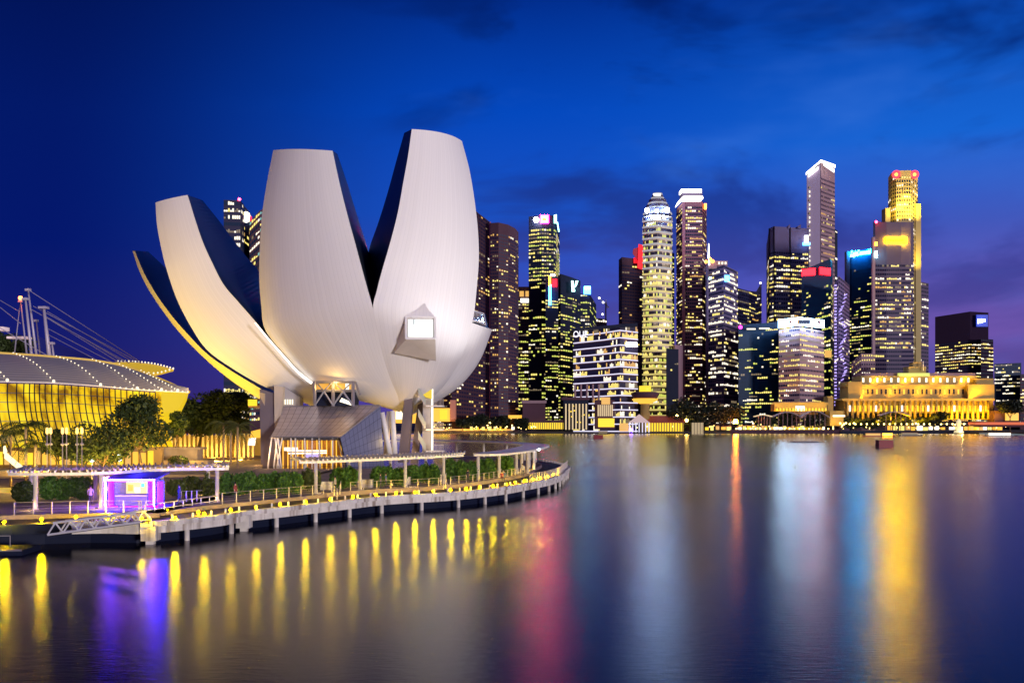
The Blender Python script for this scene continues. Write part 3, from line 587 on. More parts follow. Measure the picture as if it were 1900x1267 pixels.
# tents along the quay
M['canvas'] = mat('mauve_canvas', (.42, .34, .42), .7)
def tent(label, x0, x1, yt, yb, Y, edge):
    r = thing('quay_canopy', label, 'canopy', (XW((x0+x1)/2, Y), Y, 1.5), 'canopies along the far quay')
    b = MB(); n = 12; d = 8
    for i in range(n):
        xa, xb = x0+(x1-x0)*i/n, x0+(x1-x0)*(i+1)/n; h = lambda t: yb-(yb-yt)*math.sin(math.pi*t)
        pa, pb = P(xa, h(i/n), Y), P(xb, h((i+1)/n), Y); o = Vector((0, d, 0)); t_ = Vector((0, 0, -.5))
        b.hull8([pa+t_, pb+t_, pb+o+t_, pa+o+t_, pa, pb, pb+o, pa+o])
    b.build('roof', edge, r)
    for i in range(1, 6): q = MB(); x = x0+(x1-x0)*i/6; q.tube(P(x, 803, Y+2), P(x, yb-(yb-yt)*math.sin(math.pi*i/6)+.8, Y+2), .25, n=5); q.build('post', M['pink_stone'], r)
tent('small flat lit canopy left of the wide mauve canopies', 1402, 1434, 769, 772, 794, M['strip_warm'])
tent('low arched mauve canopy behind the row of quay lamps', 1436, 1486, 764, 772, 796, M['canvas'])
tent('wide arched mauve canopy in front of the golden podium', 1484, 1540, 762, 774, 795, M['canvas'])
tent('long sloping lit canopy in front of the golden hotel', 1634, 1690, 763, 770, 794, M['canvas'])
# lamps and lit stalls on the far quay
M['lamp_far'] = emat('quay_lamp_glow', (1, .62, .16), 26); M['lamp_gold'] = emat('quay_lamp_gold', (1, .72, .2), 8)
def quay_lamp(loc, h, rr, m, label, group):
    r = thing('quay_lamp', label, 'street lamp', loc, group)
    b = MB(); x, y, z = loc; b.tube((x, y, z), (x, y, z+h), .12, n=5); b.build('post', M['dark_metal'], r)
    b = MB(); b.sphere((x, y, z+h+rr*.8), rr, n=8, k=4); b.build('globe', m, r); return r
q0 = quay_lamp((XW(1366, 791), 791, 1.6), 2.0, .55, M['lamp_gold'], 'low quay lamp in the evenly spaced row along the sea wall', 'lamps spaced along the sea wall')
for i in range(1, 21): dup(q0, (XW(1366+i*9.0, 791), 791, 1.6))
q1 = quay_lamp((XW(1412, 800), 800, 1.6), 5.0, .6, M['lamp_gold'], 'tall thin lamp standing among the quay trees', 'tall lamps among the quay trees')
for i in range(24):
    x = rnd.choice([rnd.uniform(1290, 1420), rnd.uniform(1560, 1600), rnd.uniform(1700, 1890), rnd.uniform(850, 980)])
    dup(q1, (XW(x, 800), rnd.uniform(798, 806), 1.6), sc=rnd.uniform(.7, 1.3))
for i in range(64):
    x = rnd.choice([rnd.uniform(1180, 1560), rnd.uniform(1560, 1890), rnd.uniform(805, 1000)]); dup(q1, (XW(x, 794), rnd.uniform(793.5, 797), 1.6), 'small warm lamp low among the stalls of the far quay', sc=rnd.uniform(.35, .8))['group'] = 'small warm lamps of the far quay'
for i in range(26):
    x = 1566+i*10.6; dup(q1, (XW(x, 801), 801, 1.6), 'warm lamp in the row in front of the golden hotel', sc=1.1)['group'] = 'lamps in front of the golden hotel'
b = quay_lamp((XW(1365, 793), 793, 1.6), 7.0, 1.7, sgn('star_lamp', (1, .26, .01), 330), 'brightest orange lamp on the far quay', None)
b = quay_lamp((XW(1274, 796), 796, 1.6), 8.0, 1.2, sgn('star_lamp_b', (1, .6, .12), 45), 'bright yellow lamp left of the striped boathouse', None)
b = quay_lamp((XW(1256, 800), 800, 1.6), 12.0, .9, M['lamp_far'], 'tall amber lamp behind the red roofed pier house', None)
def stall(x0, x1, y0, y1, Y, m, label, k):
    r = thing('quay_stall', label, 'stall', (XW((x0+x1)/2, Y), Y, 1.6), 'lit stalls on the far quay')
    b = MB(); pbox(b, x0, y0, x1, y1, Y, 4); b.build('counter_front', m, r)
    b = MB(); pbox(b, x0-.6, y0-1.6, x1+.6, y0, Y-1.5, 7); b.build('awning', M['dark_stone'], r)
mm = [M['glow'], M['glow_y'], M['glow_w'], M['w_amber'], M['w_yellow']]
xs = [1372+i*8.2 for i in range(20)]+[1650+i*11 for i in range(10)]+[1765+i*9 for i in range(11)]+[872+i*11 for i in range(8)]+[1310+i*10 for i in range(5)]
for i, x in enumerate(xs):
    w_ = rnd.uniform(3, 7); stall(x, x+w_, 789.5+rnd.uniform(0, 3), 797+rnd.uniform(0, 1.5), 797+rnd.uniform(0, 3), rnd.choice(mm), 'small lit stall in the row along the far quay', i)
# sea wall, golden strip, steps, ribbon bridge
b = MB(); pbox(b, 800, 795.5, 952, 799, 803, 1.0); tag(b.build('quay_wall', mat('quay_wall_stone', (.6, .42, .22), .8)), 'long golden lit quay wall on the far shore right of the museum', 'wall')
for x in (822, 870, 920): area('quay_light', P(x, 803.2, 797), P(x, 797, 803), 18, .6, 1500, (1, .55, .05))
b = MB(); pbox(b, 1355, 797, 1560, 804.6, 790.5, 1.4); tag(b.build('sea_wall', M['dark_stone']), 'dark sea wall below the evenly spaced row of quay lamps', 'wall')
b = MB(); pbox(b, 1560, 799, 1800, 808, 789, 2); tag(b.build('sea_wall', M['black_glass']), 'long low black sea wall in front of the golden hotel', 'wall')
r = thing('footbridge', 'white curved footbridge leaving the picture at the right', 'bridge', (XW(1890, 690), 690, 0))
path = [P(1820+i*9, 803-(.9*math.sin(i/12*3.1))+i*.35, 700-i*3) for i in range(13)]
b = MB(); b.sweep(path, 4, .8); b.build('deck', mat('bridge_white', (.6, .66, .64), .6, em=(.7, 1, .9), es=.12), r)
for i in range(1, 13, 3): b = MB(); p = path[i]; b.tube((p.x, p.y, -.5), (p.x, p.y, p.z-.8), .5, n=6); b.build('pier', M['grey_stone'], r)
# sea lion fountain statue plinth: a plain pale column that glows
r = thing('lit_monument', 'pale glowing stone monument on the quay right of the dark trees', 'monument', (XW(1779, 760), 760, 1.2))
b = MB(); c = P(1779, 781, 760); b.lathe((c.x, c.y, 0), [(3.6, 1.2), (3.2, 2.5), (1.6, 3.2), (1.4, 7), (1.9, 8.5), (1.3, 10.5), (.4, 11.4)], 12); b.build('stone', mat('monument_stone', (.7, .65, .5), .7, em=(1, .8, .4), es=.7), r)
point('monument_light', (c.x, c.y-6, 3), 2500, (1, .7, .2), .5)
# floats, barrier and boats
M['red_paint'] = mat('red_paint', (.30, .03, .04), .5); M['buoy'] = mat('buoy_red', (.7, .05, .03), .5)
def float_line(label, pts, wd):
    b = MB(); pp = [PZ(x, y, .15) for x, y in pts]; b.sweep(cat(pp, 30), wd, .25); tag(b.build('floating_barrier', M['dark_metal']), label, 'barrier')
float_line('thin dark floating barrier curving across the bay', [(1075, 815), (1200, 819), (1400, 822), (1600, 826), (1760, 831), (1900, 829)], .9)
float_line('second dark floating barrier branching from the first at the right', [(1575, 840), (1660, 838), (1760, 832.5)], 1.0)
def float_box(px, py, w_, h_, label):
    p = PZ(px, py, .0); r = thing('floating_platform', label, 'platform', p, 'red floating platforms')
    b = MB(); b.box((p.x, p.y, .15), (w_*1.5, w_, .5)); b.build('pontoon', M['dark_metal'], r)
    b = MB(); b.box((p.x, p.y, .4+h_/2), (w_, w_*.7, h_)); b.build('cabin', M['red_paint'], r)
    b = MB(); b.box((p.x, p.y, .45+h_), (w_*1.06, w_*.76, .12)); b.build('roof', M['dark_metal'], r)
    for k in (-1, 1): b = MB(); b.tube((p.x+k*w_*.65, p.y, .3), (p.x+k*w_*.65, p.y, 1.6), .08, n=5); b.build('post', M['dark_metal'], r)
float_box(1641, 832, 5.2, 2.6, 'red boxed floating platform tied to the barrier at the right'); float_box(1110, 815, 5.0, 2.0, 'red floating platform near the tip of the promenade')
r = thing('raft', 'flat slatted raft moored on the barrier below the cyan reflection', 'raft', PZ(1493, 822, 0))
b = MB(); p = PZ(1493, 822.5, 0); b.box((p.x, p.y, .25), (16, 4, .5)); b.build('hull', M['dark_metal'], r); b = MB(); b.box((p.x, p.y, .75), (12, 3, .5)); b.build('deck_cover', M['grey_stone'], r)
for x, y, lb in ((1037, 828, 'orange buoy nearest the promenade tip'), (1475, 871, 'yellow buoy floating in the pale reflection'), (1519, 848, 'red buoy floating above the yellow buoy'), (1668, 855, 'red buoy in the golden reflection')):
    p = PZ(x, y, 0); b = MB(); b.lathe((p.x, p.y, 0), [(.12, -.2), (.3, 0), (.3, .25), (.1, .6), (.05, .9)], 8); tag(b.build('buoy', M['buoy'] if 'yellow b' not in lb else mat('buoy_yellow', (.8, .7, .05), .5)), lb, 'buoy', 'mooring buoys')
def boat(px, py, L_, label, c1, lit):
    p = PZ(px, py, 0); r = thing('river_boat', label, 'boat', p, 'boats on the far side of the bay')
    b = MB(); hull = [(-L_/2, -1.4), (L_*.35, -1.5), (L_/2, 0), (L_*.35, 1.5), (-L_/2, 1.4)]; b.prism([(p.x+x*.92, p.y+y*.8) for x, y in hull], -.2, .6); b.prism([(p.x+x, p.y+y) for x, y in hull], .6, 1.0); b.build('hull', c1, r)
    b = MB(); b.box((p.x-L_*.05, p.y, 1.7), (L_*.6, 2.2, 1.4)); b.build('cabin', lit, r)
    b = MB(); b.box((p.x-L_*.05, p.y, 2.5), (L_*.68, 2.7, .2)); b.build('roof', M['roof_red'], r)
    b = MB(); b.tube((p.x+L_*.3, p.y, 1), (p.x+L_*.3, p.y, 3.2), .05, n=5); b.build('pole', M['dark_metal'], r)
boat(1622, 811, 14, 'red river boat moored before the sea wall', M['red_paint'], M['w_amber']); boat(1648, 811, 9, 'small boat with orange cabin beside the moored red boat', M['roof_red'], M['sign_orange'])
boat(1690, 809.5, 16, 'dark boat with a purple tinted cabin in front of the golden hotel', M['dark_metal'], M['w_dim'])
boat(1858, 810, 22, 'wide boat with rows of warm lamps by the footbridge', M['dark_metal'], M['glow_w']); boat(1120, 806, 10, 'small dark boat moored beside the white gabled porch', M['dark_metal'], M['w_dim'])
# ---------------------------------------------------------------- promenade platform
ZL, ZU = 2.05, 2.4
E_px = [(-90, 980), (0, 974), (100, 971), (200, 969), (265, 970), (330, 965), (404, 957), (447, 950), (480, 946.5), (540, 940), (600, 933.5), (650, 928), (700, 922.5), (750, 919), (800, 916.5), (850, 913), (900, 908), (940, 903), (980, 896), (1020, 888), (1040, 880), (1045.5, 874)]
E = [PZ(x, y, ZL) for x, y in E_px]
E += [Vector((9.6, 176, ZL)), Vector((9.2, 186, ZL)), Vector((7.2, 197, ZL)), Vector((3.5, 208, ZL)), Vector((-3, 220, ZL)), Vector((-14, 232, ZL)), Vector((-30, 240, ZL)), Vector((-60, 246, ZL))]
EC = cat(E, 220)
def offs(path, d):
    out = []
    for i, p in enumerate(path):
        a = path[max(0, i-1)]; b = path[min(len(path)-1, i+1)]; t = (b-a); t.z = 0; t.normalize(); out.append(p+Vector((-t.y, t.x, 0))*d)
    return out
def atz(path, z): return [Vector((p.x, p.y, z)) for p in path]
def along(path, px):                                  # first point of a path that passes this picture column
    for a, b in zip(path, path[1:]):
        xa = CX+F*a.x/a.y; xb = CX+F*b.x/b.y
        if (xa-px)*(xb-px) <= 0 and xa != xb: return a.lerp(b, (px-xa)/(xb-xa))
    return path[-1]
IC = offs(EC, 4.6)
M['deck'] = mat('timber_deck', (.045, .03, .035), .7, noise=.25, nscale=2, stretch=(1, .2, 1))
M['paving'] = mat('plum_paving', (.26, .19, .20), .75, noise=.2, nscale=.6)
b = MB(); pl = [(p.x, p.y) for p in EC[::2]]+[(-160, 250), (-160, 85)]
b.prism(pl, 1.3, ZL-.02); b.m = [1]*len(pl)+[0, 1]; struct(b, 'promenade', [M['deck'], M['black_glass']])  # sides coloured black: the shade along the deck edge put into the material
b = MB(); pu = [(p.x, p.y) for p in IC[::2]]+[(-159, 249), (-159, 90)]
b.prism(pu, ZL-.01, ZU); struct(b, 'pavement', M['paving'])
b = MB(); wi = offs(EC, 1.2); b.prism([(p.x, p.y) for p in wi[::3]]+[(-158, 248), (-158, 88)], -.6, 1.29); struct(b, 'ground', M['black_glass'])  # inset black wall, the shade below the deck put into its colour
# white edge beam with pier caps
def stained():
    m = mat('edge_beam_concrete', (.86, .80, .71), .8, noise=.16, nscale=.8, bump=.15); t = m.node_tree; bs = t.nodes['Principled BSDF']
    src = bs.inputs['Base Color'].links[0].from_socket
    g = t.nodes.new('ShaderNodeNewGeometry'); mp = t.nodes.new('ShaderNodeMapping'); mp.inputs['Scale'].default_value = (.9, .9, .06); t.links.new(g.outputs['Position'], mp.inputs[0])
    n = t.nodes.new('ShaderNodeTexNoise'); n.inputs['Scale'].default_value = 1.3; n.inputs['Detail'].default_value = 6; t.links.new(mp.outputs[0], n.inputs['Vector'])
    r = t.nodes.new('ShaderNodeValToRGB'); r.color_ramp.elements[0].position = .52; r.color_ramp.elements[1].position = .68; r.color_ramp.elements[0].color = (1, 1, 1, 1); r.color_ramp.elements[1].color = (.40, .33, .28, 1)
    t.links.new(n.outputs['Fac'], r.inputs[0]); x = t.nodes.new('ShaderNodeMixRGB'); x.blend_type = 'MULTIPLY'; x.inputs[0].default_value = 1
    t.links.new(src, x.inputs[1]); t.links.new(r.outputs[0], x.inputs[2]); t.links.new(x.outputs[0], bs.inputs['Base Color']); return m
M['beam'] = stained()
wall = thing('edge_wall', 'long curved pale concrete promenade edge above the water', 'wall', (0, 100, 0))
BE = EC[8:]
b = MB()
for p, q in zip(BE, BE[1:]):
    d = (q-p); d.z = 0; d.normalize(); o = Vector((d.y, -d.x, 0))
    for o0, o1, z0, z1 in ((-.15, .45, ZL-.28, ZL+.12), (-.1, .28, 1.22, ZL-.28)):
        b.hull8([p+o*o1+Vector((0, 0, z0-ZL)), q+o*o1+Vector((0, 0, z0-ZL)), q+o*o0+Vector((0, 0, z0-ZL)), p+o*o0+Vector((0, 0, z0-ZL)), p+o*o1+Vector((0, 0, z1-ZL)), q+o*o1+Vector((0, 0, z1-ZL)), q+o*o0+Vector((0, 0, z1-ZL)), p+o*o0+Vector((0, 0, z1-ZL))])
b.build('edge_beam', M['beam'], wall)
b = MB(); b.sweep(atz(BE, .12), .4, .4); b.build('waterline_ledge', M['black_glass'], wall)
L = 0; last = -99; dist = 0
for p, q in zip(BE, BE[1:]):
    dist += (q-p).length
    if dist-last > 5.2 and CX+F*p.x/p.y > 335:
        last = dist; b = MB(); b.tube((p.x, p.y, -.8), (p.x, p.y, 1.25), .21, n=10); b.build('pile', M['cream_stone'] if 0 else M['beam'], wall)
for px in (452, 278):
    p = along(EC, px); b = MB(); b.box((p.x, p.y+.2, 1.2), (1.15, 1.2, 1.1)); b.box((p.x, p.y+.2, .2), (.6, .6, .9)); b.build('pier_block', M['beam'], wall)
# lamps and bollards along the lower walk
M['bol_lamp'] = emat('low_lamp_yellow', (1, .66, .0), 1050)
M['bol_body'] = mat('lamp_body', (.35, .3, .25), .5, .3)
def low_lamp(p):
    r = thing('bollard_lamp', 'small glowing yellow lamp along the promenade edge', 'lamp', p, 'yellow lamps along the promenade edge')
    b = MB(); b.lathe(p, [(.11, 0), (.09, .03), (.07, .18)], 8); b.build('base', M['bol_body'], r)
    b = MB(); b.sphere(p+Vector((0, 0, .27)), .10, n=10, k=6); b.build('globe', M['bol_lamp'], r); return r
LP = offs(EC, .55); lamp0 = low_lamp(Vector((0, 0, 0)))
lamps = []
for px in (428, 475, 520, 567, 613, 655, 697, 735, 770, 804, 836, 865, 890, 915, 940, 956, 973, 989, 1003, 1016, 1027):
    lamps.append(along(LP, px))
for px, py in ((8, 971), (77, 966), (141, 962), (203, 957), (262, 952), (263, 965), (276, 968), (311, 950), (325, 963), (368, 952), (379, 955)): lamps.append(PZ(px, py+3.5, ZL))
for i, p in enumerate(lamps):
    r = dup(lamp0, Vector((p.x, p.y, ZL)))
for o in list(lamp0.children)+[lamp0]: bpy.data.objects.remove(o)
b0 = MB(); b0.lathe((0, 0, 0), [(.09, 0), (.09, .42), (.05, .46)], 8); bo = b0.build('bollard', M['white_paint']); tag(bo, 'short white bollard along the outer edge of the lower walk', 'bollard', 'white bollards along the lower walk')
acc = 0; k = 0
for p, q in zip(LP, LP[1:]):
    acc += (q-p).length; xx = CX+F*p.x/p.y
    if acc > 1.6 and xx > 270 and p.y < 200:
        acc = 0
        o = bo if k == 0 else bo.copy()
        if k: COL.objects.link(o)
        o.location = (p.x, p.y, ZL); k += 1
# upper walk railing: sections with posts, rail and thin cables
M['rail'] = mat('railing_steel', (.62, .56, .54), .4, .4)
def railing(path, label, step=1.7, h=1.0, post_r=.035, cables=3, group='railings of the promenade'):
    z = path[0].z; r = thing('railing', label, 'railing', path[len(path)//2], group)
    b = MB()
    for p, q in zip(path, path[1:]): b.tube(p+Vector((0, 0, h)), q+Vector((0, 0, h)), .018, n=5, caps=False)
    b.build('top_rail', M['rail'], r)
    b = MB()
    for c in range(cables):
        for p, q in zip(path, path[1:]): b.tube(p+Vector((0, 0, h*(.25+.22*c))), q+Vector((0, 0, h*(.25+.22*c))), .012, n=3, caps=False)
    b.build('cable', M['rail'], r)
    proto = MB(); proto.box((0, 0, h/2), (post_r*2.4, post_r*2, h)); me = None; acc = step
    for p, q in zip(path, path[1:]):
        d = (q-p).length; acc += d
        if acc >= step:
            acc = 0
            if me is None: o = proto.build('post', M['rail'], r); me = o.data
            else: o = bpy.data.objects.new('post', me); COL.objects.link(o); o.parent = r
            o.location = p-Vector(r.location)
    return r
RC = atz(offs(EC, 4.75), ZU)
def seg(path, a, b_, ymax=400):
    out = [p for p in path if a <= CX+F*p.x/p.y <= b_ and p.y < ymax]
    return [out[0].lerp(out[-1], i/60) for i in range(61)] if len(out) < 3 else dens(out, .45)
def dens(path, st):
    n = max(3, int(sum((b-a).length for a, b in zip(path, path[1:]))/st)); return cat(path, n)
railing(seg(RC, 0, 290, 115), 'steel railing on the upper walk before the left pergola', 1.3)
railing(seg(RC, 404, 640), 'steel railing on the upper walk below the dark green hedge', 1.5)
railing(seg(RC, 644, 830), 'steel railing on the upper walk below the middle pergola', 1.5)
i0 = min(range(len(RC)), key=lambda i: abs(CX+F*RC[i].x/RC[i].y-835))
railing(dens(RC[i0:i0+32], .45), 'steel railing on the upper walk near the curved tip', 1.5)
OC = offs(EC, .1); j0 = max(i for i in range(len(OC)) if CX+F*OC[i].x/OC[i].y < 985 and OC[i].y < 150)
railing(dens(atz(OC[j0:j0+45], ZL+.12), .4), 'dense pale railing round the outer tip of the promenade', .8, 1.05)
M['tip_rail'] = mat('tip_railing', (.8, .74, .66), .5)
# lit strip benches / low parapet on the upper walk edge
b = MB(); b.sweep(atz(offs(EC, 4.62)[40:150], ZU+.12), .3, .5); tag(b.build('kerb', M['paving']), 'pale kerb between the lower and the upper walk', 'kerb')

# ---------------------------------------------------------------- pergolas
M['col'] = mat('pergola_plaster', (.74, .68, .62), .6, noise=.05, nscale=2)
def pergola(label, front, back, top, roof_f, roof_b, slat=.62, rad=.19, over=1.0):
    r = thing('pergola', label, 'pergola', front[0], 'slatted pergolas on the promenade')
    for p in front+back:
        b = MB(); b.lathe((p.x, p.y, ZU), [(rad*1.35, 0), (rad*1.35, .1), (rad, .12), (rad, top-ZU)], 14); b.build('column', M['col'], r)
    for nm, path in (('front_beam', roof_f), ('back_beam', roof_b)):
        b = MB(); b.sweep(atz(path, top+.26), .16, .26); b.build(nm, M['white_paint'], r)
    n = int(sum((b-a).length for a, b in zip(roof_f, roof_f[1:]))/slat); fa = cat(roof_f, n); ba = cat(roof_b, n); me = 0
    for p, q in zip(fa, ba):
        d = (q-p).normalized(); b = MB(); a_ = Vector((p.x, p.y, top+.46))-d*over*.5; c_ = Vector((q.x, q.y, top+.46))+d*over*.3
        b.sweep([a_, c_], .13, .2); b.build('slat', M['white_paint'], r)
    return r
def zc(px, py): return PZ(px, py, ZU)
lf = [zc(66, 945), zc(188, 942), zc(300, 931), zc(403, 928.5)]; lb = [Vector((XW(58, 98), 98, ZU)), Vector((XW(177, 98.5), 98.5, ZU)), Vector((XW(286, 104), 104, ZU)), Vector((XW(386, 106), 106, ZU))]
top1 = ZH(876, 90)
pergola('slatted pergola on round columns over the blue lit kiosk', lf, lb, top1-.2, cat([Vector((-43.5, 88.5, 0))]+lf+[Vector((-27.3, 98.6, 0))], 16), cat([Vector((-46, 97, 0))]+lb+[Vector((-29.6, 107, 0))], 16))
mf = [zc(586, 915.5), zc(668, 909.5), zc(752, 903.5), zc(823, 897)]
mb_ = [p+Vector((-1.5-.5*i, 7.5, 0)) for i, p in enumerate(mf)]
mb_ = [Vector((XW(566, mb_[0].y), mb_[0].y, ZU)), Vector((XW(647.5, mb_[1].y), mb_[1].y, ZU)), Vector((XW(724.5, mb_[2].y), mb_[2].y, ZU)), Vector((XW(790, mb_[3].y), mb_[3].y, ZU))]
pergola('slatted pergola on round columns in front of the dark pavilion', mf, mb_, ZH(856, 110)-.1, cat([mf[0]+Vector((-1.6, -.6, 0))]+mf+[mf[-1]+Vector((2.2, 3.6, 0))], 16), cat([mb_[0]+Vector((-1.6, 0, 0))]+mb_+[mb_[-1]+Vector((4.8, 5.0, 0))], 16))
# flat white ring canopy at the tip
cn = thing('ring_canopy', 'flat white crescent canopy on round columns at the promenade tip', 'canopy', PZ(970, 880, ZU))
ZC = 5.75
outer = cat([PZ(879, 842, ZC), PZ(928, 841.5, ZC), PZ(980, 836, ZC), PZ(1006, 830.5, ZC), Vector((6.6, 182, ZC)), Vector((5.6, 192, ZC)), Vector((1.5, 206, ZC)), Vector((-6, 219, ZC)), Vector((-20, 230, ZC)), Vector((-60, 236, ZC))], 70)
inner = offs(outer, 4.6)
b = MB()
for i in range(len(outer)-1):
    p, q, s_, t_ = outer[i], outer[i+1], inner[i+1], inner[i]; h = Vector((0, 0, .28)); b.hull8([p-h, q-h, s_-h, t_-h, p, q, s_, t_])
b.build('roof', M['white_paint'], cn)
cols_ = [(887, 131), (926, 137), (958, 147), (979, 149), (991, 160), (968, 152), (982, 166)]
for px, Y in cols_:
    b = MB(); x = XW(px, Y); b.lathe((x, Y, ZU), [(.3, 0), (.3, .1), (.22, .12), (.22, ZC-.28-ZU)], 12); b.build('column', M['col'], cn)
for i in range(26, 70, 5):
    p = (outer[i]+inner[i])/2; b = MB(); b.lathe((p.x, p.y, ZU), [(.22, 0), (.22, ZC-.28-ZU)], 10); b.build('column', M['col'], cn)
def downlight(p, pw, col=(1, .66, .12)):
    r = thing('planter_uplight', 'small ground uplight glowing at the foot of a pergola column', 'lamp', p, 'uplights at the pergola columns')
    b = MB(); b.lathe(p, [(.12, 0), (.12, .12), (.05, .14)], 8); b.build('housing', M['dark_metal'], r)
    l = point('uplight', p+Vector((0, -.1, .45)), pw, col, .12); l.parent = r; l.location = (0, -.1, .45); return r
for p in mb_: downlight(Vector((p.x+.1, p.y-1.1, ZU)), 150)
for p in mf: downlight(Vector((p.x+.5, p.y+.7, ZU)), 40, (1, .72, .35))
for p in lb[3:]: downlight(Vector((p.x, p.y-1, ZU)), 100)
for p in (lf[0], lf[1], lf[3]): downlight(Vector((p.x-.1, p.y-.8, ZU)), 55, (1, .68, .28))
for px, Y in ((926, 136), (945, 140), (962, 152), (985, 158)): downlight(Vector((XW(px, Y), Y+1.2, ZU)), 120)

# ---------------------------------------------------------------- lotus shaped museum
def panel_mat(name, col, lines=30, rough=.65):
    m = bpy.data.materials.new(name); m.use_nodes = True; t = m.node_tree; b = t.nodes['Principled BSDF']; b.inputs['Roughness'].default_value = rough; b.inputs['Specular IOR Level'].default_value = .15
    u = t.nodes.new('ShaderNodeUVMap'); s_ = t.nodes.new('ShaderNodeSeparateXYZ'); t.links.new(u.outputs[0], s_.inputs[0])
    def mm_(op, a, b_):
        n = t.nodes.new('ShaderNodeMath'); n.operation = op
        for i, v in enumerate((a, b_)):
            if isinstance(v, (int, float)): n.inputs[i].default_value = v
            elif v is not None: t.links.new(v, n.inputs[i])
        return n.outputs[0]
    fu = mm_('FRACT', mm_('MULTIPLY', s_.outputs[0], lines), None); idv = mm_('FLOOR', mm_('MULTIPLY', s_.outputs[0], lines), None)
    line = mm_('LESS_THAN', fu, .10)
    wn = t.nodes.new('ShaderNodeTexWhiteNoise'); wn.noise_dimensions = '1D'; t.links.new(idv, wn.inputs['W'])
    # long vertical streaks of weathering
    mp = t.nodes.new('ShaderNodeMapping'); mp.inputs['Scale'].default_value = (60, 2.2, 1); t.links.new(u.outputs[0], mp.inputs[0])
    n = t.nodes.new('ShaderNodeTexNoise'); n.inputs['Scale'].default_value = 1; n.inputs['Detail'].default_value = 5; t.links.new(mp.outputs[0], n.inputs['Vector'])
    v = mm_('ADD', mm_('MULTIPLY', wn.outputs[0], .035), mm_('MULTIPLY', n.outputs['Fac'], .05)); v = mm_('ADD', v, .91); v = mm_('SUBTRACT', v, mm_('MULTIPLY', line, .08))
    x = t.nodes.new('ShaderNodeMixRGB'); x.blend_type = 'MULTIPLY'; x.inputs[0].default_value = 1; x.inputs[1].default_value = (*col, 1); t.links.new(v, x.inputs[2])
    t.links.new(x.outputs[0], b.inputs['Base Color'])
    bp = t.nodes.new('ShaderNodeBump'); bp.inputs['Strength'].default_value = .25; bp.inputs['Distance'].default_value = .05; bp.invert = True
    t.links.new(line, bp.inputs['Height']); t.links.new(bp.outputs[0], b.inputs['Normal']); return m
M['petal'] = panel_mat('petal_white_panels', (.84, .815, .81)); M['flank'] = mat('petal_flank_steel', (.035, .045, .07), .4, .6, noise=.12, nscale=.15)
mus = thing('lotus_museum', 'huge white lotus shaped museum with curved petals beside the water', 'museum', (-27, 190, ZU))
def petal(OL, OR, IL, IR, bulge, lines=46, N=56, K=14):
    ol, orr, il, ir = (cat([P(*p) for p in c], N) for c in (OL, OR, IL, IR))
    b = MB(); grid = []
    ax = Vector((-27, 197, 30))
    for j in range(N):
        t = j/(N-1); ch = orr[j]-ol[j]; a = ol[max(0, j-1)]+orr[max(0, j-1)]; c = ol[min(N-1, j+1)]+orr[min(N-1, j+1)]
        nrm = ch.cross(c-a).normalized(); mid = (ol[j]+orr[j])/2
        if nrm.dot(mid-ax) < 0: nrm = -nrm
        grid.append([ol[j].lerp(orr[j], u/K)+nrm*ch.length*bulge*4*(u/K)*(1-u/K) for u in range(K+1)])
    for j in range(N-1):
        for u in range(K):
            b.face([grid[j][u], grid[j][u+1], grid[j+1][u+1], grid[j+1][u]], 0, [(u/K*lines/46, j/N), ((u+1)/K*lines/46, j/N), ((u+1)/K*lines/46, (j+1)/N), (u/K*lines/46, (j+1)/N)]); b.sm.add(len(b.f)-1)
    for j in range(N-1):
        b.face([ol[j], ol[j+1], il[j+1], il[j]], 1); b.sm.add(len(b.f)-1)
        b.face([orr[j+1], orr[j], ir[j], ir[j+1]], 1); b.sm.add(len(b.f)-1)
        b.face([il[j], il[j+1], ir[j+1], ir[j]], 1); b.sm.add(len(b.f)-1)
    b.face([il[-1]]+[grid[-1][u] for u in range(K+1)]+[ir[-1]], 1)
    # join coincident vertices of the outer skin so it shades smoothly
    seen = {}; vm = []; nv = []
    for i, v in enumerate(b.v):
        kx = (round(v[0], 4), round(v[1], 4), round(v[2], 4))
        if kx not in seen: seen[kx] = len(nv); nv.append(v)
        vm.append(seen[kx])
    keep = [i for i, f in enumerate(b.f) if len(set(vm[x] for x in f)) == len(f)]
    b.uv = {n_: b.uv[i] for n_, i in enumerate(keep) if i in b.uv}; b.sm = {n_ for n_, i in enumerate(keep) if i in b.sm}
    b.m = [b.m[i] for i in keep]; b.f = [tuple(vm[x] for x in b.f[i]) for i in keep]; b.v = nv
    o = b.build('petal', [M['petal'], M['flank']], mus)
    # crisp edges between the skin and the flanks
    me = o.data; em = {}
    for p in me.polygons:
        for e in p.edge_keys: em.setdefault(e, set()).add(p.material_index)
    at = me.attributes.new('sharp_edge', 'BOOLEAN', 'EDGE')
    for e in me.edges:
        if len(em.get(tuple(sorted(e.vertices)), ())) > 1: at.data[e.index].value = True
    return o
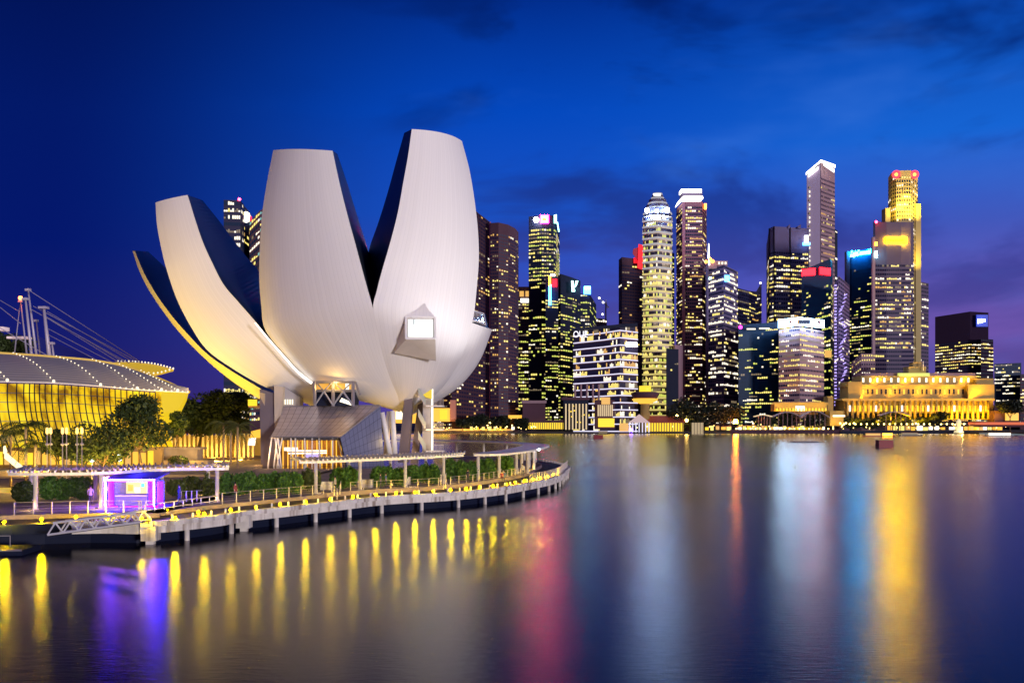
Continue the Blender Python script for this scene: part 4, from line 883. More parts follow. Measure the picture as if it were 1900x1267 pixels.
# centre left petal
p2 = petal([(742, 764, 186), (700, 752, 183), (640, 735, 180), (582, 712, 178), (530, 660, 175), (492, 612, 173), (485, 570, 172), (481, 520, 171.5), (482, 460, 171), (486, 400, 170.5), (495, 340, 170), (507, 279, 169.5)],
           [(742, 760, 184), (738, 735, 180), (725, 705, 176), (712, 665, 172), (701, 620, 168.5), (692, 572, 166), (683, 540, 165.5), (672, 500, 165), (660, 455, 165), (645, 400, 165), (630, 340, 165), (617, 280, 165)],
           [(742, 750, 194), (705, 740, 194), (650, 720, 194), (600, 690, 194), (560, 640, 194), (530, 600, 194), (520, 560, 192), (512, 510, 190), (508, 450, 187), (507, 400, 184), (510, 340, 181), (516, 284, 179)],
           [(742, 750, 194), (735, 720, 194), (725, 690, 194), (712, 650, 194), (700, 610, 194), (690, 572, 194), (689, 530, 194), (688, 487, 194), (683, 464, 193), (664, 405, 188), (644, 340, 183), (626, 286, 178)], .10)
# tallest petal
p3 = petal([(742, 760, 184), (738, 735, 180), (725, 705, 176), (712, 665, 172), (701, 620, 168.5), (692, 572, 166), (699, 540, 166), (708, 505, 166.5), (724, 450, 167), (738, 395, 167.5), (748, 340, 168), (757, 290, 168.5), (764, 240, 169)],
           [(745, 762, 188), (770, 752, 187), (800, 738, 186), (830, 708, 184), (852, 670, 182), (868, 630, 180), (879, 585, 179), (885, 530, 178.5), (888.5, 480, 178), (887, 430, 177.5), (881, 375, 177), (871, 315, 177), (857, 262, 177)],
           [(742, 750, 194), (735, 720, 194), (725, 690, 194), (712, 650, 194), (700, 610, 194), (690, 572, 194), (689, 530, 194), (688, 487, 194), (684, 466, 193), (703, 410, 191), (720, 355, 188), (735, 300, 185), (750, 247, 182)],
           [(745, 750, 196), (765, 735, 196), (790, 715, 196), (810, 690, 196), (825, 650, 195), (838, 610, 194), (848, 570, 193), (852, 520, 192), (855, 470, 191), (854, 420, 190), (850, 370, 189), (845, 315, 188), (838, 265, 187)], .12)
# left petal washed by the yellow floodlight
p1 = petal([(585, 757, 184), (560, 745, 183), (530, 734, 181.5), (480, 712, 179), (429, 682, 177), (384, 649, 175), (354, 606, 174), (328, 555, 173), (309, 500, 172), (298, 455, 172), (291, 415, 172), (288.5, 376, 172)],
           [(600, 735, 181), (591, 722, 180), (582, 712, 179), (560, 694, 177.5), (530, 662, 176), (500, 628, 174), (470, 592, 172.5), (442, 560, 171.5), (415, 528, 171), (394, 488, 170.5), (373, 440, 170), (348, 362, 170)],
           [(600, 735, 194), (570, 725, 194), (540, 712, 193), (500, 690, 192), (460, 655, 191), (420, 620, 190), (395, 580, 189), (375, 540, 188), (355, 495, 187), (340, 455, 186), (330, 415, 185), (322, 378, 184)],
           [(610, 715, 196), (600, 695, 196), (585, 670, 196), (565, 645, 196), (545, 612, 195), (520, 575, 195), (500, 540, 194), (482, 505, 194), (462, 482, 193), (438, 452, 190), (408, 412, 187), (376, 372, 184)], .06, lines=36)
# far left petal, seen almost edge on
p0 = petal([(520, 757, 190), (497, 747, 189.5), (472, 735, 189), (417, 697, 188), (366, 651, 187.5), (330, 613, 187), (300, 573, 187), (275, 535, 187), (258, 500, 187), (247, 465, 187)],
           [(523, 748, 183), (505, 735, 182), (477, 717, 181), (429, 688, 180), (385, 657, 180), (350, 622, 180), (318, 585, 180), (292, 549, 180.5), (268, 508, 181), (250, 466, 182)],
           [(560, 740, 202), (530, 725, 202), (500, 705, 202), (450, 670, 202), (410, 635, 202), (380, 600, 202), (350, 560, 201), (325, 525, 200), (300, 495, 199), (273, 468, 198)],
           [(560, 738, 200), (530, 723, 200), (500, 702, 200), (452, 667, 200), (415, 632, 199), (385, 596, 198), (355, 555, 197), (330, 520, 196), (303, 493, 195), (275, 467, 195)], .04, lines=20)
# right petal with a skylight at its tip
p4 = petal([(745, 763, 187), (765, 750, 186.5), (790, 735, 186), (820, 708, 185), (846, 670, 183.5), (862, 635, 182), (873.5, 598, 181)],
           [(748, 764, 196), (775, 752, 196), (800, 738.5, 196), (842, 715, 196), (868, 690, 196), (888, 658, 195.5), (906, 608, 195)],
           [(745, 752, 200), (765, 740, 200), (785, 720, 200), (810, 695, 198), (835, 655, 195), (855, 615, 192), (877, 577, 188)],
           [(748, 755, 206), (770, 742, 206), (795, 725, 206), (825, 700, 206), (850, 670, 205), (875, 635, 204), (900, 582, 203)], .15, lines=24)
b = MB(); q = [P(877, 596.5, 180.6), P(902, 604.5, 194), P(898.5, 585, 201), P(880, 579.5, 187.5)]; off = Vector((-.15, -.35, .2)); b.face([x+off for x in q]); b.build('skylight_glass', mat('skylight_glass', (.10, .14, .15), .12, spec=.9), mus)
b = MB()
for i in range(4): b.tube(q[i]+off, q[(i+1) % 4]+off, .22, n=6)
for t in (.33, .66): b.tube(q[0].lerp(q[1], t)+off, q[3].lerp(q[2], t)+off, .08, n=4)
b.build('skylight_frame', M['white_paint'], mus)
# projecting window box on the tallest petal
bx = thing('window_box', None, None, P(780, 625, 168)); bx.parent = mus; bx.location = P(780, 625, 168)-Vector(mus.location)
Yb = 168.3
fr = [P(753, 588, Yb), P(807, 589, Yb), P(808, 628, Yb-.6), P(753.5, 629, Yb-.6)]          # front frame tl tr br bl
bk = [P(753, 586, Yb+5), P(806, 586, Yb+6), P(809, 670, Yb+5), P(731, 655, Yb+2.2)]
M['box'] = mat('window_box_panels', (.62, .57, .55), .5, noise=.06, nscale=.6)
b = MB(); b.hull8([fr[3], fr[2], bk[2], bk[3], fr[0], fr[1], bk[1], bk[0]]); b.build('box', M['box'], bx)
n_ = Vector((0, -.12, 0)); ins = [P(757.5, 593, Yb-.1), P(803, 593, Yb-.1), P(803, 625, Yb-.75), P(757.5, 624.5, Yb-.75)]
b = MB(); b.face([p+n_ for p in ins]); b.build('lit_glass', emat('window_box_light', (.92, 1, .97), 1.6), bx)
b = MB()
for i in range(4): b.tube(fr[i]+n_, fr[(i+1) % 4]+n_, .22, n=4)
b.build('frame', M['white_paint'], bx)
b = MB(); b.tube(P(768, 593, Yb-.5), P(768, 602, Yb-.6), .12, n=4); b.build('blind_hook', M['grey_metal'], bx)
# bright light strip along the edge of the left petal
strip = cat([P(476, 600, 171.0), P(500, 629, 172.6), P(530, 663, 174.6), (P(555, 690.5, 176.2)), P(580, 711, 177.6)], 30)
b = MB()
for i in range(29): b.tube(strip[i]+Vector((0, -.9, 0)), strip[i+1]+Vector((0, -.9, 0)), .10+.13*i/29, n=6, caps=False)
b.build('edge_light', emat('edge_light_white', (1, .93, .82), 3), mus)
# legs, walls and the steel truss core
def slab(name, tl, tr, br, bl, th, m):        # tapering block: front corners (px, py, Y) and thickness away from the viewer
    f = [P(*c) for c in (bl, br, tr, tl)]; o = Vector((0, th, 0)); b = MB(); b.hull8([f[0], f[1], f[1]+o, f[0]+o, f[3], f[2], f[2]+o, f[3]+o]); return b.build(name, m, mus)
M['leg_dark'] = mat('leg_dark_steel', (.16, .13, .15), .55, noise=.1, nscale=.3); M['leg_tan'] = mat('leg_concrete', (.52, .44, .36), .8, noise=.08, nscale=.4)
slab('leg', (482, 722, 177), (509, 730, 177), (509, 866, 172), (484, 867, 172), 3.5, M['leg_dark'])
slab('leg', (508.5, 715, 177), (526, 718, 177), (518, 801, 174), (509.5, 803, 174), 2.5, M['leg_tan'])
slab('core_wall', (526, 717, 178), (556, 737, 179), (556, 752, 179), (526, 754, 178), 3, mat('core_wall_grey', (.34, .32, .34), .8))
for i in range(4): slab('core_window', (528+i*4.4, 741, 177.8), (530.5+i*4.4, 741, 177.8), (530.5+i*4.4, 750, 177.8), (528+i*4.4, 750, 177.8), .1, M['w_white'])
slab('leg', (750, 741, 181), (765, 738, 181), (756, 858, 176), (738, 858, 176), 3, M['leg_dark'])
slab('leg', (775, 750, 186), (786, 746, 186), (774, 860, 180), (761, 860, 180), 2, M['leg_dark'])
for a, c in (((709, 765, 176), (725, 852, 176)), ((722, 763, 178), (716, 852, 178)), ((728, 762, 177), (733, 852, 177)), ((714, 800, 179), (724, 852, 179))):
    b = MB(); b.tube(P(*a), P(*c), .42, .5, n=10); b.build('prop', M['white_paint'], mus)
tr_ = thing('truss_core', None, None, P(620, 730, 179)); tr_.parent = mus; tr_.location = P(620, 730, 179)-Vector(mus.location)
b = MB()
for x in (584, 618, 655): b.tube(P(x, 708, 173.6), P(x, 754, 173.6), .32, n=6)
for y in (709, 725): b.tube(P(582, y, 173.6), P(660, y, 173.6), .24, n=6)
for x0, x1 in ((584, 618), (618, 655)):
    b.tube(P(x0, 752, 173.4), P((x0+x1)/2, 726, 173.4), .17, n=5); b.tube(P(x1, 752, 173.4), P((x0+x1)/2, 726, 173.4), .17, n=5)
    b.tube(P(x0+3, 710, 173.4), P((x0+x1)/2, 725, 173.4), .13, n=5); b.tube(P(x1-3, 710, 173.4), P((x0+x1)/2, 725, 173.4), .13, n=5)
b.tube(P(659, 708, 173.6), P(668, 733, 173.6), .2, n=5); b.build('truss', M['grey_metal'], tr_)
b = MB(); pbox(b, 586, 709, 656, 725, 174.6, 6); b.build('upper_room', mat('lit_lobby', (.5, .3, .1), .6, em=(1, .5, .05), es=.55), tr_)
b = MB(); pbox(b, 586, 726, 656, 753, 174.8, 6); b.build('lower_room', M['black_glass'], tr_)
b = MB(); pbox(b, 641, 710, 647, 725, 174, .3); b.hull8([P(630, 745, 174), P(652, 752, 174), P(652, 752, 174.3), P(630, 745, 174.3), P(634, 738, 174), P(652, 746, 174), P(652, 746, 174.3), P(634, 738, 174.3)]); b.build('lit_sign', M['glow_w'], tr_)
point('core_light', P(620, 716, 173)+Vector((0, -.3, 0)), 300, (1, .6, .15), .3)
# stair tower with zigzag flights
st = thing('stair_tower', None, None, P(792, 840, 180)); st.parent = mus; st.location = P(792, 840, 180)-Vector(mus.location)
M['lift'] = mat('lift_wall', (.50, .46, .44), .7, noise=.08, nscale=.4)
b = MB(); f = [P(783, 852, 182), P(802, 852, 182), P(802, 723, 182), P(785, 728, 182)]; o = Vector((0, 3, 0)); b.hull8([f[0], f[1], f[1]+o, f[0]+o, f[3], f[2], f[2]+o, f[3]+o]); b.build('shaft', M['lift'], st)
b = MB(); b.tube(P(802, 850, 181.8), P(802, 722, 181.8), .2, n=6); b.build('edge_light', emat('shaft_edge_light', (1, .9, .75), 1.6), st)
for j, (y0, y1) in enumerate(((728, 752), (769, 796), (811, 836))):
    b = MB(); a = [P(776, y0, 179), P(790, y1, 179), P(790, y1, 180.6), P(776, y0, 180.6)]; b.hull8([x-Vector((0, 0, .35)) for x in a]+a); b.build('flight', M['lift'], st)
    b = MB(); b.hull8([x for x in a[:2]]+[x+Vector((0, .08, 0)) for x in (a[1], a[0])]+[x+Vector((0, 0, 1.1)) for x in a[:2]]+[x+Vector((0, .08, 1.1)) for x in (a[1], a[0])]); b.build('parapet', mat('parapet_glass', (.45, .5, .45), .3), st)
    b = MB(); pbox(b, 789, y1, 823, y1+2.5, 179, 2.4); b.build('landing', M['white_paint'], st)
    b = MB()
    for i in range(9): b.tube(P(803+i*2.4, y1, 179), P(803+i*2.4, y1-11, 179), .045, n=4)
    b.tube(P(803, y1-11, 179), P(823, y1-11, 179), .05, n=4); b.build('railing', M['rail'], st)
slab('soffit_light', (779, 727, 181.4), (801, 722, 181.4), (801, 740, 181.4), (790, 737, 181.4), .2, emat('stair_soffit', (1, .70, .04), .9))
point('prop_light', P(732, 828, 180), 700, (1, .60, .12), .3); point('leg_light', P(790, 800, 176), 500, (1, .62, .2), .3); point('leg_light_b', P(495, 840, 168), 350, (1, .58, .25), .3)
# left gallery
slab('gallery_floor', (461, 753, 181), (498, 753, 177), (498, 757, 177), (461, 756, 181), 3, M['pink_stone'])
slab('gallery_wall', (482, 728, 176.5), (491, 730, 176), (491, 754, 176), (482, 752, 176.5), .5, M['leg_tan'])
slab('gallery_glow', (460, 741, 183), (476, 741, 183), (476, 753, 183), (460, 753, 183), .4, M['glow_y'])
slab('stair_window', (466, 800, 184), (483, 796, 184), (483, 812, 184), (464, 812, 184), .4, M['glow'])
slab('stair_window', (462, 813, 184), (474, 812, 184), (472, 826, 184), (460, 826, 184), .4, M['glow_w'])

# entrance pavilion in front of the museum
pv = thing('pavilion', 'dark panelled glass pavilion with slanted roof under the museum', 'pavilion', P(610, 860, 172))
def pane_mat(name, col, sc, rough=.35, metal=.5):
    m = bpy.data.materials.new(name); m.use_nodes = True; t = m.node_tree; b = t.nodes['Principled BSDF']; b.inputs['Roughness'].default_value = rough; b.inputs['Metallic'].default_value = metal
    u = t.nodes.new('ShaderNodeUVMap'); br = t.nodes.new('ShaderNodeTexBrick'); t.links.new(u.outputs[0], br.inputs['Vector']); br.offset = 0
    br.inputs['Color1'].default_value = (*col, 1); br.inputs['Color2'].default_value = (*[c*.88 for c in col], 1); br.inputs['Mortar'].default_value = (*[c*.35 for c in col], 1)
    br.inputs['Scale'].default_value = sc; br.inputs['Mortar Size'].default_value = .02; br.inputs['Brick Width'].default_value = .5; br.inputs['Row Height'].default_value = .8
    t.links.new(br.outputs[0], b.inputs['Base Color']); return m
M['pv_roof'] = pane_mat('pavilion_roof_panels', (.46, .40, .45), 7); M['pv_side'] = pane_mat('pavilion_side_glass', (.30, .34, .44), 5, .3, .6)
A = [P(526, 754, 177), P(706, 752, 176), P(631, 811, 168), P(501, 811, 169)]
def grid_face(b, a, mi=0, curve=0, n=14):
    for j in range(n):
        for i in range(n):
            def pt(u, v):
                p = a[3].lerp(a[2], u).lerp(a[0].lerp(a[1], u), v); return p+Vector((0, 0, -curve*math.sin(math.pi*v)))
            u0, u1, v0, v1 = i/n, (i+1)/n, j/n, (j+1)/n
            b.face([pt(u0, v0), pt(u1, v0), pt(u1, v1), pt(u0, v1)], mi, [(u0, v0), (u1, v0), (u1, v1), (u0, v1)])
b = MB(); grid_face(b, A, 0, .5); dn = Vector((0, .5, -.5)); grid_face(b, [x+dn for x in A], 0, .5); b.build('roof', M['pv_roof'], pv)
B = [P(706, 752, 176), P(713, 866, 174), P(644, 866, 168), P(631, 811, 168)]
b = MB(); grid_face(b, [B[3], B[0], B[1], B[2]], 0, 0, 10); bo_ = Vector((-.3, .6, 0)); grid_face(b, [x+bo_ for x in (B[3], B[0], B[1], B[2])], 0, 0, 2); b.build('side_wall', M['pv_side'], pv)
b = MB(); b.tube(A[3], A[2], .14, n=5); b.tube(A[2], A[1], .1, n=5); b.tube(A[0], A[1], .12, n=5); b.build('edge_trim', M['grey_metal'], pv)
for i, (xt, xb) in enumerate(((504, 497), (515, 508), (516, 522), (524, 514), (540, 540), (548, 549), (565, 567), (579, 579), (592, 594), (617, 617), (626, 640), (510, 518))):
    b = MB(); b.tube(P(xt, 811, 169.2), P(xb, 866, 169.5), .13, n=6); b.build('post', M['white_paint'], pv)
b = MB(); pbox(b, 520, 816, 640, 866, 176, 1); b.build('inner_wall', mat('pavilion_inner', (.25, .13, .06), .7), pv)
for i in range(13): b = MB(); x = 524+i*9; pbox(b, x, 815, x+1.6, 864, 175.6, .3); b.build('lit_mullion', M['glow'], pv)
b = MB(); pbox(b, 527, 830, 552, 836, 174.6, .3); b.build('counter_light', M['glow_w'], pv); b = MB(); pbox(b, 568, 840, 590, 849, 174.4, .3); b.build('screen', M['led_purple'], pv)
for x in (545, 575, 605): point('pavilion_light', P(x, 822, 173.5), 260, (1, .55, .1), .3)
for i in range(2):
    b = MB(); pth = [P(533+i*2, 836+i*5, 174)+Vector((0, 0, 0)), P(606, 836+i*4, 174)]; b.tube(pth[0], pth[1], .12, n=5); b.build('light_rail', M['glow_w'], pv)
# dark pond round the museum base
b = MB(); b.prism([(-30+30*math.cos(t*math.pi/24), 187+24*math.sin(t*math.pi/24)) for t in range(48)], ZU+.002, ZU+.012, cap0=False); struct(b, 'pond', mat('pond_water', (.01, .012, .02), .12))

# floodlights of the museum (their housings stand on the ground)
def flood(loc, aim, power, col, ang, label, r=.6):
    h = thing('floodlight', label, 'floodlight', loc); d = (Vector(aim)-Vector(loc)).normalized()
    b = MB(); b.tube(loc, Vector(loc)+Vector((0, 0, .35)), .08, n=6); b.build('stand', M['dark_metal'], h)
    b = MB(); c = Vector(loc)+Vector((0, 0, .5)); b.tube(c-d*.2, c+d*.1, .2, .3, n=10); b.build('housing', M['dark_metal'], h)
    s_ = spot('floodlight_beam', c+d*.25, aim, power, col, ang, r, .5); s_.parent = h; s_.location = c+d*.25-Vector(loc); return h
WHT = (1, .96, .95); LIL = (1, .90, .93)
flood((7.2, 156, ZL), (-18, 175, 48), 36000, WHT, 62, 'small dark floodlight on the promenade tip aimed at the tallest petal')
flood((-50, 120, ZU), (-58, 172, 36), 6000, (1, .60, .40), 55, 'small dark floodlight on the left lawn aimed at the left petal')
flood((-70, 150, ZU), (-58, 178, 24), 38000, (1, .62, .0), 62, 'yellow floodlight on the lawn aimed at the left petal')
flood((-62, 172, ZU), (-56, 186, 24), 14000, (1, .62, .0), 80, 'yellow floodlight below the far left petal')
flood((-16, 158, ZU), (-27, 180, 12), 900, WHT, 100, 'small dark floodlight below the museum hull')
# ---------------------------------------------------------------- blue lit kiosk
ks = thing('kiosk', 'small kiosk glowing blue and violet under the left pergola', 'kiosk', PZ(240, 940, ZU))
K0 = 91.0; kx0, kx1 = XW(199, K0), XW(285, K0); kz = ZU+2.35
M['kiosk_blue'] = mat('kiosk_blue', (.10, .05, .8), .4); M['neon'] = emat('neon_violet', (.45, .12, 1), 75); M['added_glow'] = emat('added_glow_violet', (.12, .0, 1), 60); M['violet_panel'] = emat('violet_panel', (.0045, .0, 1), 110); M['neon_blue'] = emat('neon_blue', (.13, .0, 1), 12)
b = MB(); b.hull8([(kx0-.2, K0-.3, kz), (kx1+.2, K0-.3, kz), (kx1+.4, K0+3.2, kz+.45), (kx0, K0+3.2, kz+.45), (kx0-.2, K0-.3, kz+.1), (kx1+.2, K0-.3, kz+.1), (kx1+.4, K0+3.2, kz+.6), (kx0, K0+3.2, kz+.6)]); b.build('roof', M['kiosk_blue'], ks)
b = MB(); b.box((kx0+.3, K0+1.5, ZU+1.15), (.6, 2.6, 2.3)); b.box((kx1-.3, K0+1.5, ZU+1.15), (.6, 2.6, 2.3)); b.box(((kx0+kx1)/2, K0+2.9, ZU+1.15), (kx1-kx0-1.2, .2, 2.3)); b.box(((kx0+kx1)/2, K0+.4, ZU+.45), (kx1-kx0-1.2, .3, .9)); b.build('wall', mat('kiosk_wall', (.22, .18, .42), .5), ks)
b = MB(); b.box(((kx0+kx1)/2, K0+2.75, ZU+1.55), (kx1-kx0-1.3, .06, 1.15)); b.build('lit_back', emat('kiosk_back', (1, .72, .35), 1.3), ks)
for i, (c_, u, w_, z_, h_) in enumerate((((.9, .45, .05), .15, .45, 1.5, .6), ((.1, .6, .5), .55, .3, 1.75, .35), ((.9, .9, .95), .8, .5, 1.45, .9), ((.85, .7, .6), .38, .5, 1.3, .5))):
    b = MB(); b.box((kx0+.65+(kx1-kx0-1.3)*u, K0+2.66, ZU+z_), (w_, .08, h_)); b.build('menu_board', mat('menu_board', c_, .5, em=c_, es=.9), ks)
b = MB(); b.box(((kx0+kx1)/2, K0+.3, ZU+.95), (kx1-kx0-1.3, .5, .08)); b.build('counter', M['white_paint'], ks)
b = MB(); b.box(((kx0+kx1)/2, K0-.33, kz+.05), (kx1-kx0+.4, .06, .1)); b.box((kx0-.2, K0+1.4, kz+.2), (.06, 3.4, .1)); b.build('roof_neon', M['neon'], ks)
b = MB(); b.box(((kx0+kx1)/2, K0-.34, kz-.06), (kx1-kx0+.2, .04, .05)); b.build('under_roof_glow', M['added_glow'], ks)  # strip added under the roof for the violet streak in the water
for x_, w_ in ((kx1+.55, .55), (kx0+.32, .5), (kx1-.32, .35)):  # glowing panels; the two on the walls are added for the water streak
    b = MB(); b.box((x_, K0+.12, ZU+1.15), (w_, .05, 2.2)); b.build('streak_panel', M['violet_panel'], ks)
for x, y in ((kx0-.1, K0-.2), (kx0-.45, K0+1.6), (kx1+.1, K0-.2)): b = MB(); b.box((x, y, ZU+1.15), (.09, .09, 2.3)); b.build('corner_neon', M['neon'], ks)
def child_point(name, parent, loc, pw, col, r=.2):
    l = point(name, loc, pw, col, r); l.parent = parent; l.location = Vector(loc)-world_of(parent); return l
child_point('kiosk_glow', ks, (kx0-.9, K0+.4, ZU+1.2), 60, (.25, .02, 1)); child_point('kiosk_glow', ks, (kx1+.8, K0-.5, ZU+1.2), 60, (.2, .03, 1))
child_point('kiosk_glow', ks, ((kx0+kx1)/2, K0-1.2, ZU+2.4), 40, (.3, .1, 1)); child_point('kiosk_glow', ks, ((kx0+kx1)/2, K0+1.5, kz+1.2), 70, (.05, .02, 1)); child_point('kiosk_lamp', ks, ((kx0+kx1)/2, K0+1.4, ZU+2.1), 60, (1, .75, .4))
b = MB(); b.box((XW(276, 88.4), 88.4, ZU-.15), (.1, .1, .1)); 
# violet light tubes on the walk in front (their streaks show in the water)
for px, Y, lb in ((205, 90.2, 'violet light strip on the deck left of the kiosk'), (242, 90.3, 'violet light strip on the deck before the kiosk counter'), (279, 90.4, 'violet light strip on the deck right of the kiosk')):
    b = MB(); x = XW(px, Y); b.box((x, Y, ZU+.06), (1.3, .06, .1)); tag(b.build('light_strip', M['neon_blue']), lb, 'lamp')

# ---------------------------------------------------------------- gangway, pontoon, pier ramp
M['truss_white'] = mat('truss_white', (.66, .64, .68), .5)
gw = thing('gangway', 'white triangulated truss gangway sloping down to the pontoon', 'gangway', PZ(170, 985, .8))
def gpt(t, top, side):
    x = 88+(262-88)*t; yb = 992-(992-968)*t; yt = 971-(971-950)*t if top else yb
    Y = 76.5+1.0*t+side*1.9; Z = ZH(yt if top else yb, 76.5+1.0*t)
    return Vector((XW(x, 76.5+1.0*t)+side*.1, Y, Z))
for sd in (0, 1):
    b = MB(); b.tube(gpt(0, 0, sd), gpt(1, 0, sd), .085, n=6); b.tube(gpt(.06, 1, sd), gpt(.94, 1, sd), .085, n=6); n = 6
    for i in range(n):
        t0 = i/n; t1 = (i+1)/n; b.tube(gpt(t0, 0, sd), gpt((t0+t1)/2, 1, sd), .065, n=6); b.tube(gpt((t0+t1)/2, 1, sd), gpt(t1, 0, sd), .065, n=6)
    b.build('side_truss', M['truss_white'], gw)
b = MB(); q = [gpt(0, 0, .05), gpt(1, 0, .05), gpt(1, 0, .95), gpt(0, 0, .95)]; b.hull8([x-Vector((0, 0, .12)) for x in q]+q); b.build('walkway', M['deck'], gw)
pn = thing('pontoon', 'dark floating pontoon with a low deck at the bottom left', 'pontoon', (-40, 73, 0))
b = MB(); b.hull8([(-62, 69.5, .05), (-35.2, 73.6, .05), (-35.4, 77, .05), (-62, 74, .05), (-62, 69.5, .75), (-35.2, 73.6, .75), (-35.4, 77, .75), (-62, 74, .75)]); b.build('deck', M['black_glass'], pn)
b = MB(); b.sweep([Vector((-62, 69.4, .8)), Vector((-35.2, 73.5, .8))], .16, .12); b.build('fender', M['grey_metal'], pn)
for x, y in ((-37.0, 73.4), (-40.8, 72.6)): b = MB(); b.tube((x, y, -1), (x, y, 1.7), .16, n=10); b.build('mooring_pile', M['grey_metal'], pn)
b = MB()
for i in range(18): x = -54+i; y = 73.2+.15*i*.9; b.tube((x, y, .75), (x, y, 1.55), .03, n=4)
b.build('rail_post', M['rail'], pn); b = MB(); b.tube((-54, 73.2, 1.55), (-37, 75.5, 1.55), .035, n=5); b.build('handrail', M['rail'], pn)
# ramp rails on the lower walk beside the kiosk
rp = thing('ramp_rail', 'pale double handrail of the ramp right of the kiosk', 'handrail', PZ(345, 950, ZL))
b = MB()
for dz in (.5, .95):
    b.tube(PZ(268, 958, ZL)+Vector((0, 0, dz)), PZ(404, 938, ZL)+Vector((0, 0, dz)), .05, n=6)
for i in range(9): p = PZ(268, 958, ZL).lerp(PZ(404, 938, ZL), i/8); b.tube(p, p+Vector((0, 0, .95)), .035, n=5)
b.build('handrail', M['rail'], rp)
railing([PZ(336, 931, ZU).lerp(PZ(375, 929, ZU), i/20) for i in range(21)], 'low pale fence beside the planting right of the kiosk', .45, 1.0, cables=0)

# ---------------------------------------------------------------- foliage
def leaf_mat(name, c1, c2, sc=3.0, tr=.0):
    return mat(name, c1, .6, noise=0, nscale=sc, col2=c2, spec=.3)
M['leaf'] = leaf_mat('leaf_green', (.035, .11, .018), (.12, .25, .04), 2.2); M['leaf_dark'] = leaf_mat('leaf_dark', (.02, .04, .010), (.06, .085, .02), 1.5); M['leaf_olive'] = leaf_mat('leaf_olive', (.05, .07, .012), (.12, .15, .03), 2)
M['bark'] = mat('bark', (.16, .11, .07), .9, noise=.3, nscale=6, bump=.4, bscale=20); M['leaf_far'] = leaf_mat('leaf_far', (.010, .016, .010), (.022, .032, .016), .3)
def leafy(b, lumps, n, size, rg):
    tot = sum(l[3]*l[4]*l[5] for l in lumps)
    for cx, cy, cz, rx, ry, rz in lumps:
        for _ in range(int(n*rx*ry*rz/tot)+1):
            while True:
                u = Vector((rg.uniform(-1, 1), rg.uniform(-1, 1), rg.uniform(-1, 1)))
                if .3 < u.length < 1: break
            u = u.normalized()*(rg.uniform(.45, 1.0)**.5)*(1+.12*rg.uniform(-1, 1))
            c = Vector((cx+u.x*rx, cy+u.y*ry, cz+u.z*rz)); a = Vector((rg.gauss(0, 1), rg.gauss(0, 1), rg.gauss(0, 1))).normalized(); d = a.orthogonal().normalized(); d.rotate(Matrix.Rotation(rg.uniform(0, 6.28), 3, a)); e = a.cross(d)
            s_ = size*rg.uniform(.6, 1.4)
            b.face([c-d*s_, c-e*s_*.45, c+d*s_, c+e*s_*.45])
def tree(name, label, base, lumps, n, size, m, group, trunk_r=.2, seed=1, branches=5):
    rg = random.Random(seed); r = thing(name, label, 'tree', base, group); top = Vector((sum(l[0] for l in lumps)/len(lumps), sum(l[1] for l in lumps)/len(lumps), sum(l[2] for l in lumps)/len(lumps)))
    b = MB(); p = Vector(base); q = p.lerp(top, .55)+Vector((rg.uniform(-.3, .3), 0, 0)); b.tube(p, q, trunk_r, trunk_r*.65, n=7)
    for l in lumps[:branches]: b.tube(q, Vector(l[:3]), trunk_r*.5, trunk_r*.12, n=5)
    b.build('trunk', M['bark'], r); b = MB(); leafy(b, lumps, n, size, rg); b.build('crown', m, r); return r
def lumps_px(Y, pts, dy=1.0):        # lumps from picture circles (px, py, rx_px, rz_px)
    k = Y/F; return [(XW(x, Y)+0, Y+rnd.uniform(-1, 1)*dy, ZH(y, Y), rx*k, max(rx, rz)*k*.8, rz*k) for x, y, rx, rz in pts]
# hedges and planting between the pergola columns
def hedge(label, x0, x1, ytop, ybot, Y, m, n=2600, seed=1, group='clipped planting on the promenade'):
    rg = random.Random(seed); k = Y/F; w_ = (x1-x0)*k; z1 = ZH(ytop, Y); z0 = ZU; r = thing('hedge', label, 'hedge', (XW((x0+x1)/2, Y), Y, ZU), group)
    ll = []; nx = max(2, int(w_/1.1)); h = z1-z0
    for i in range(nx): ll.append((XW(x0, Y)+w_*(i+.5)/nx+rg.uniform(-.2, .2), Y+rg.uniform(-.3, .6), z0+h*rg.uniform(.42, .55), w_/nx*.75, .9, h*rg.uniform(.42, .56)))
    b = MB(); leafy(b, ll, n, .16, rg); b.build('foliage', m, r)
    b = MB()
    for l in ll: b.tube((l[0], l[1], ZU), (l[0], l[1], l[2]), .05, .02, n=5)
    b.build('stem', M['bark'], r); return r
hedge('long dark green hedge between the two pergolas', 412, 560, 876, 912, 106, M['leaf'], 9000, 3)
hedge('low hedge under the left pergola right of the kiosk', 318, 398, 886, 918, 104, M['leaf_olive'], 5200, 4)
hedge('dim hedge under the left pergola left of the kiosk', 76, 168, 884, 915, 99, M['leaf'], 5500, 5)
hedge('dark round bush at the left end of the left pergola', 22, 58, 893, 930, 95, M['leaf_dark'], 3000, 6)
hedge('small olive green bush beside the first middle pergola column', 570, 592, 868, 905, 112, M['leaf_olive'], 2000, 7)
hedge('green bush between the first and second middle pergola columns', 618, 662, 866, 902, 114, M['leaf'], 3600, 8)
hedge('green bush between the second and third middle pergola columns', 692, 750, 864, 898, 119, M['leaf'], 4600, 9)
hedge('green bush left of the last middle pergola column', 757, 812, 860, 894, 124, M['leaf'], 4600, 10)
hedge('bright green bush between the middle pergola and the ring canopy', 826, 885, 852, 888, 131, M['leaf'], 5400, 11)
hedge('tall green bush under the near end of the ring canopy', 884, 918, 850, 880, 137, M['leaf'], 3600, 12)
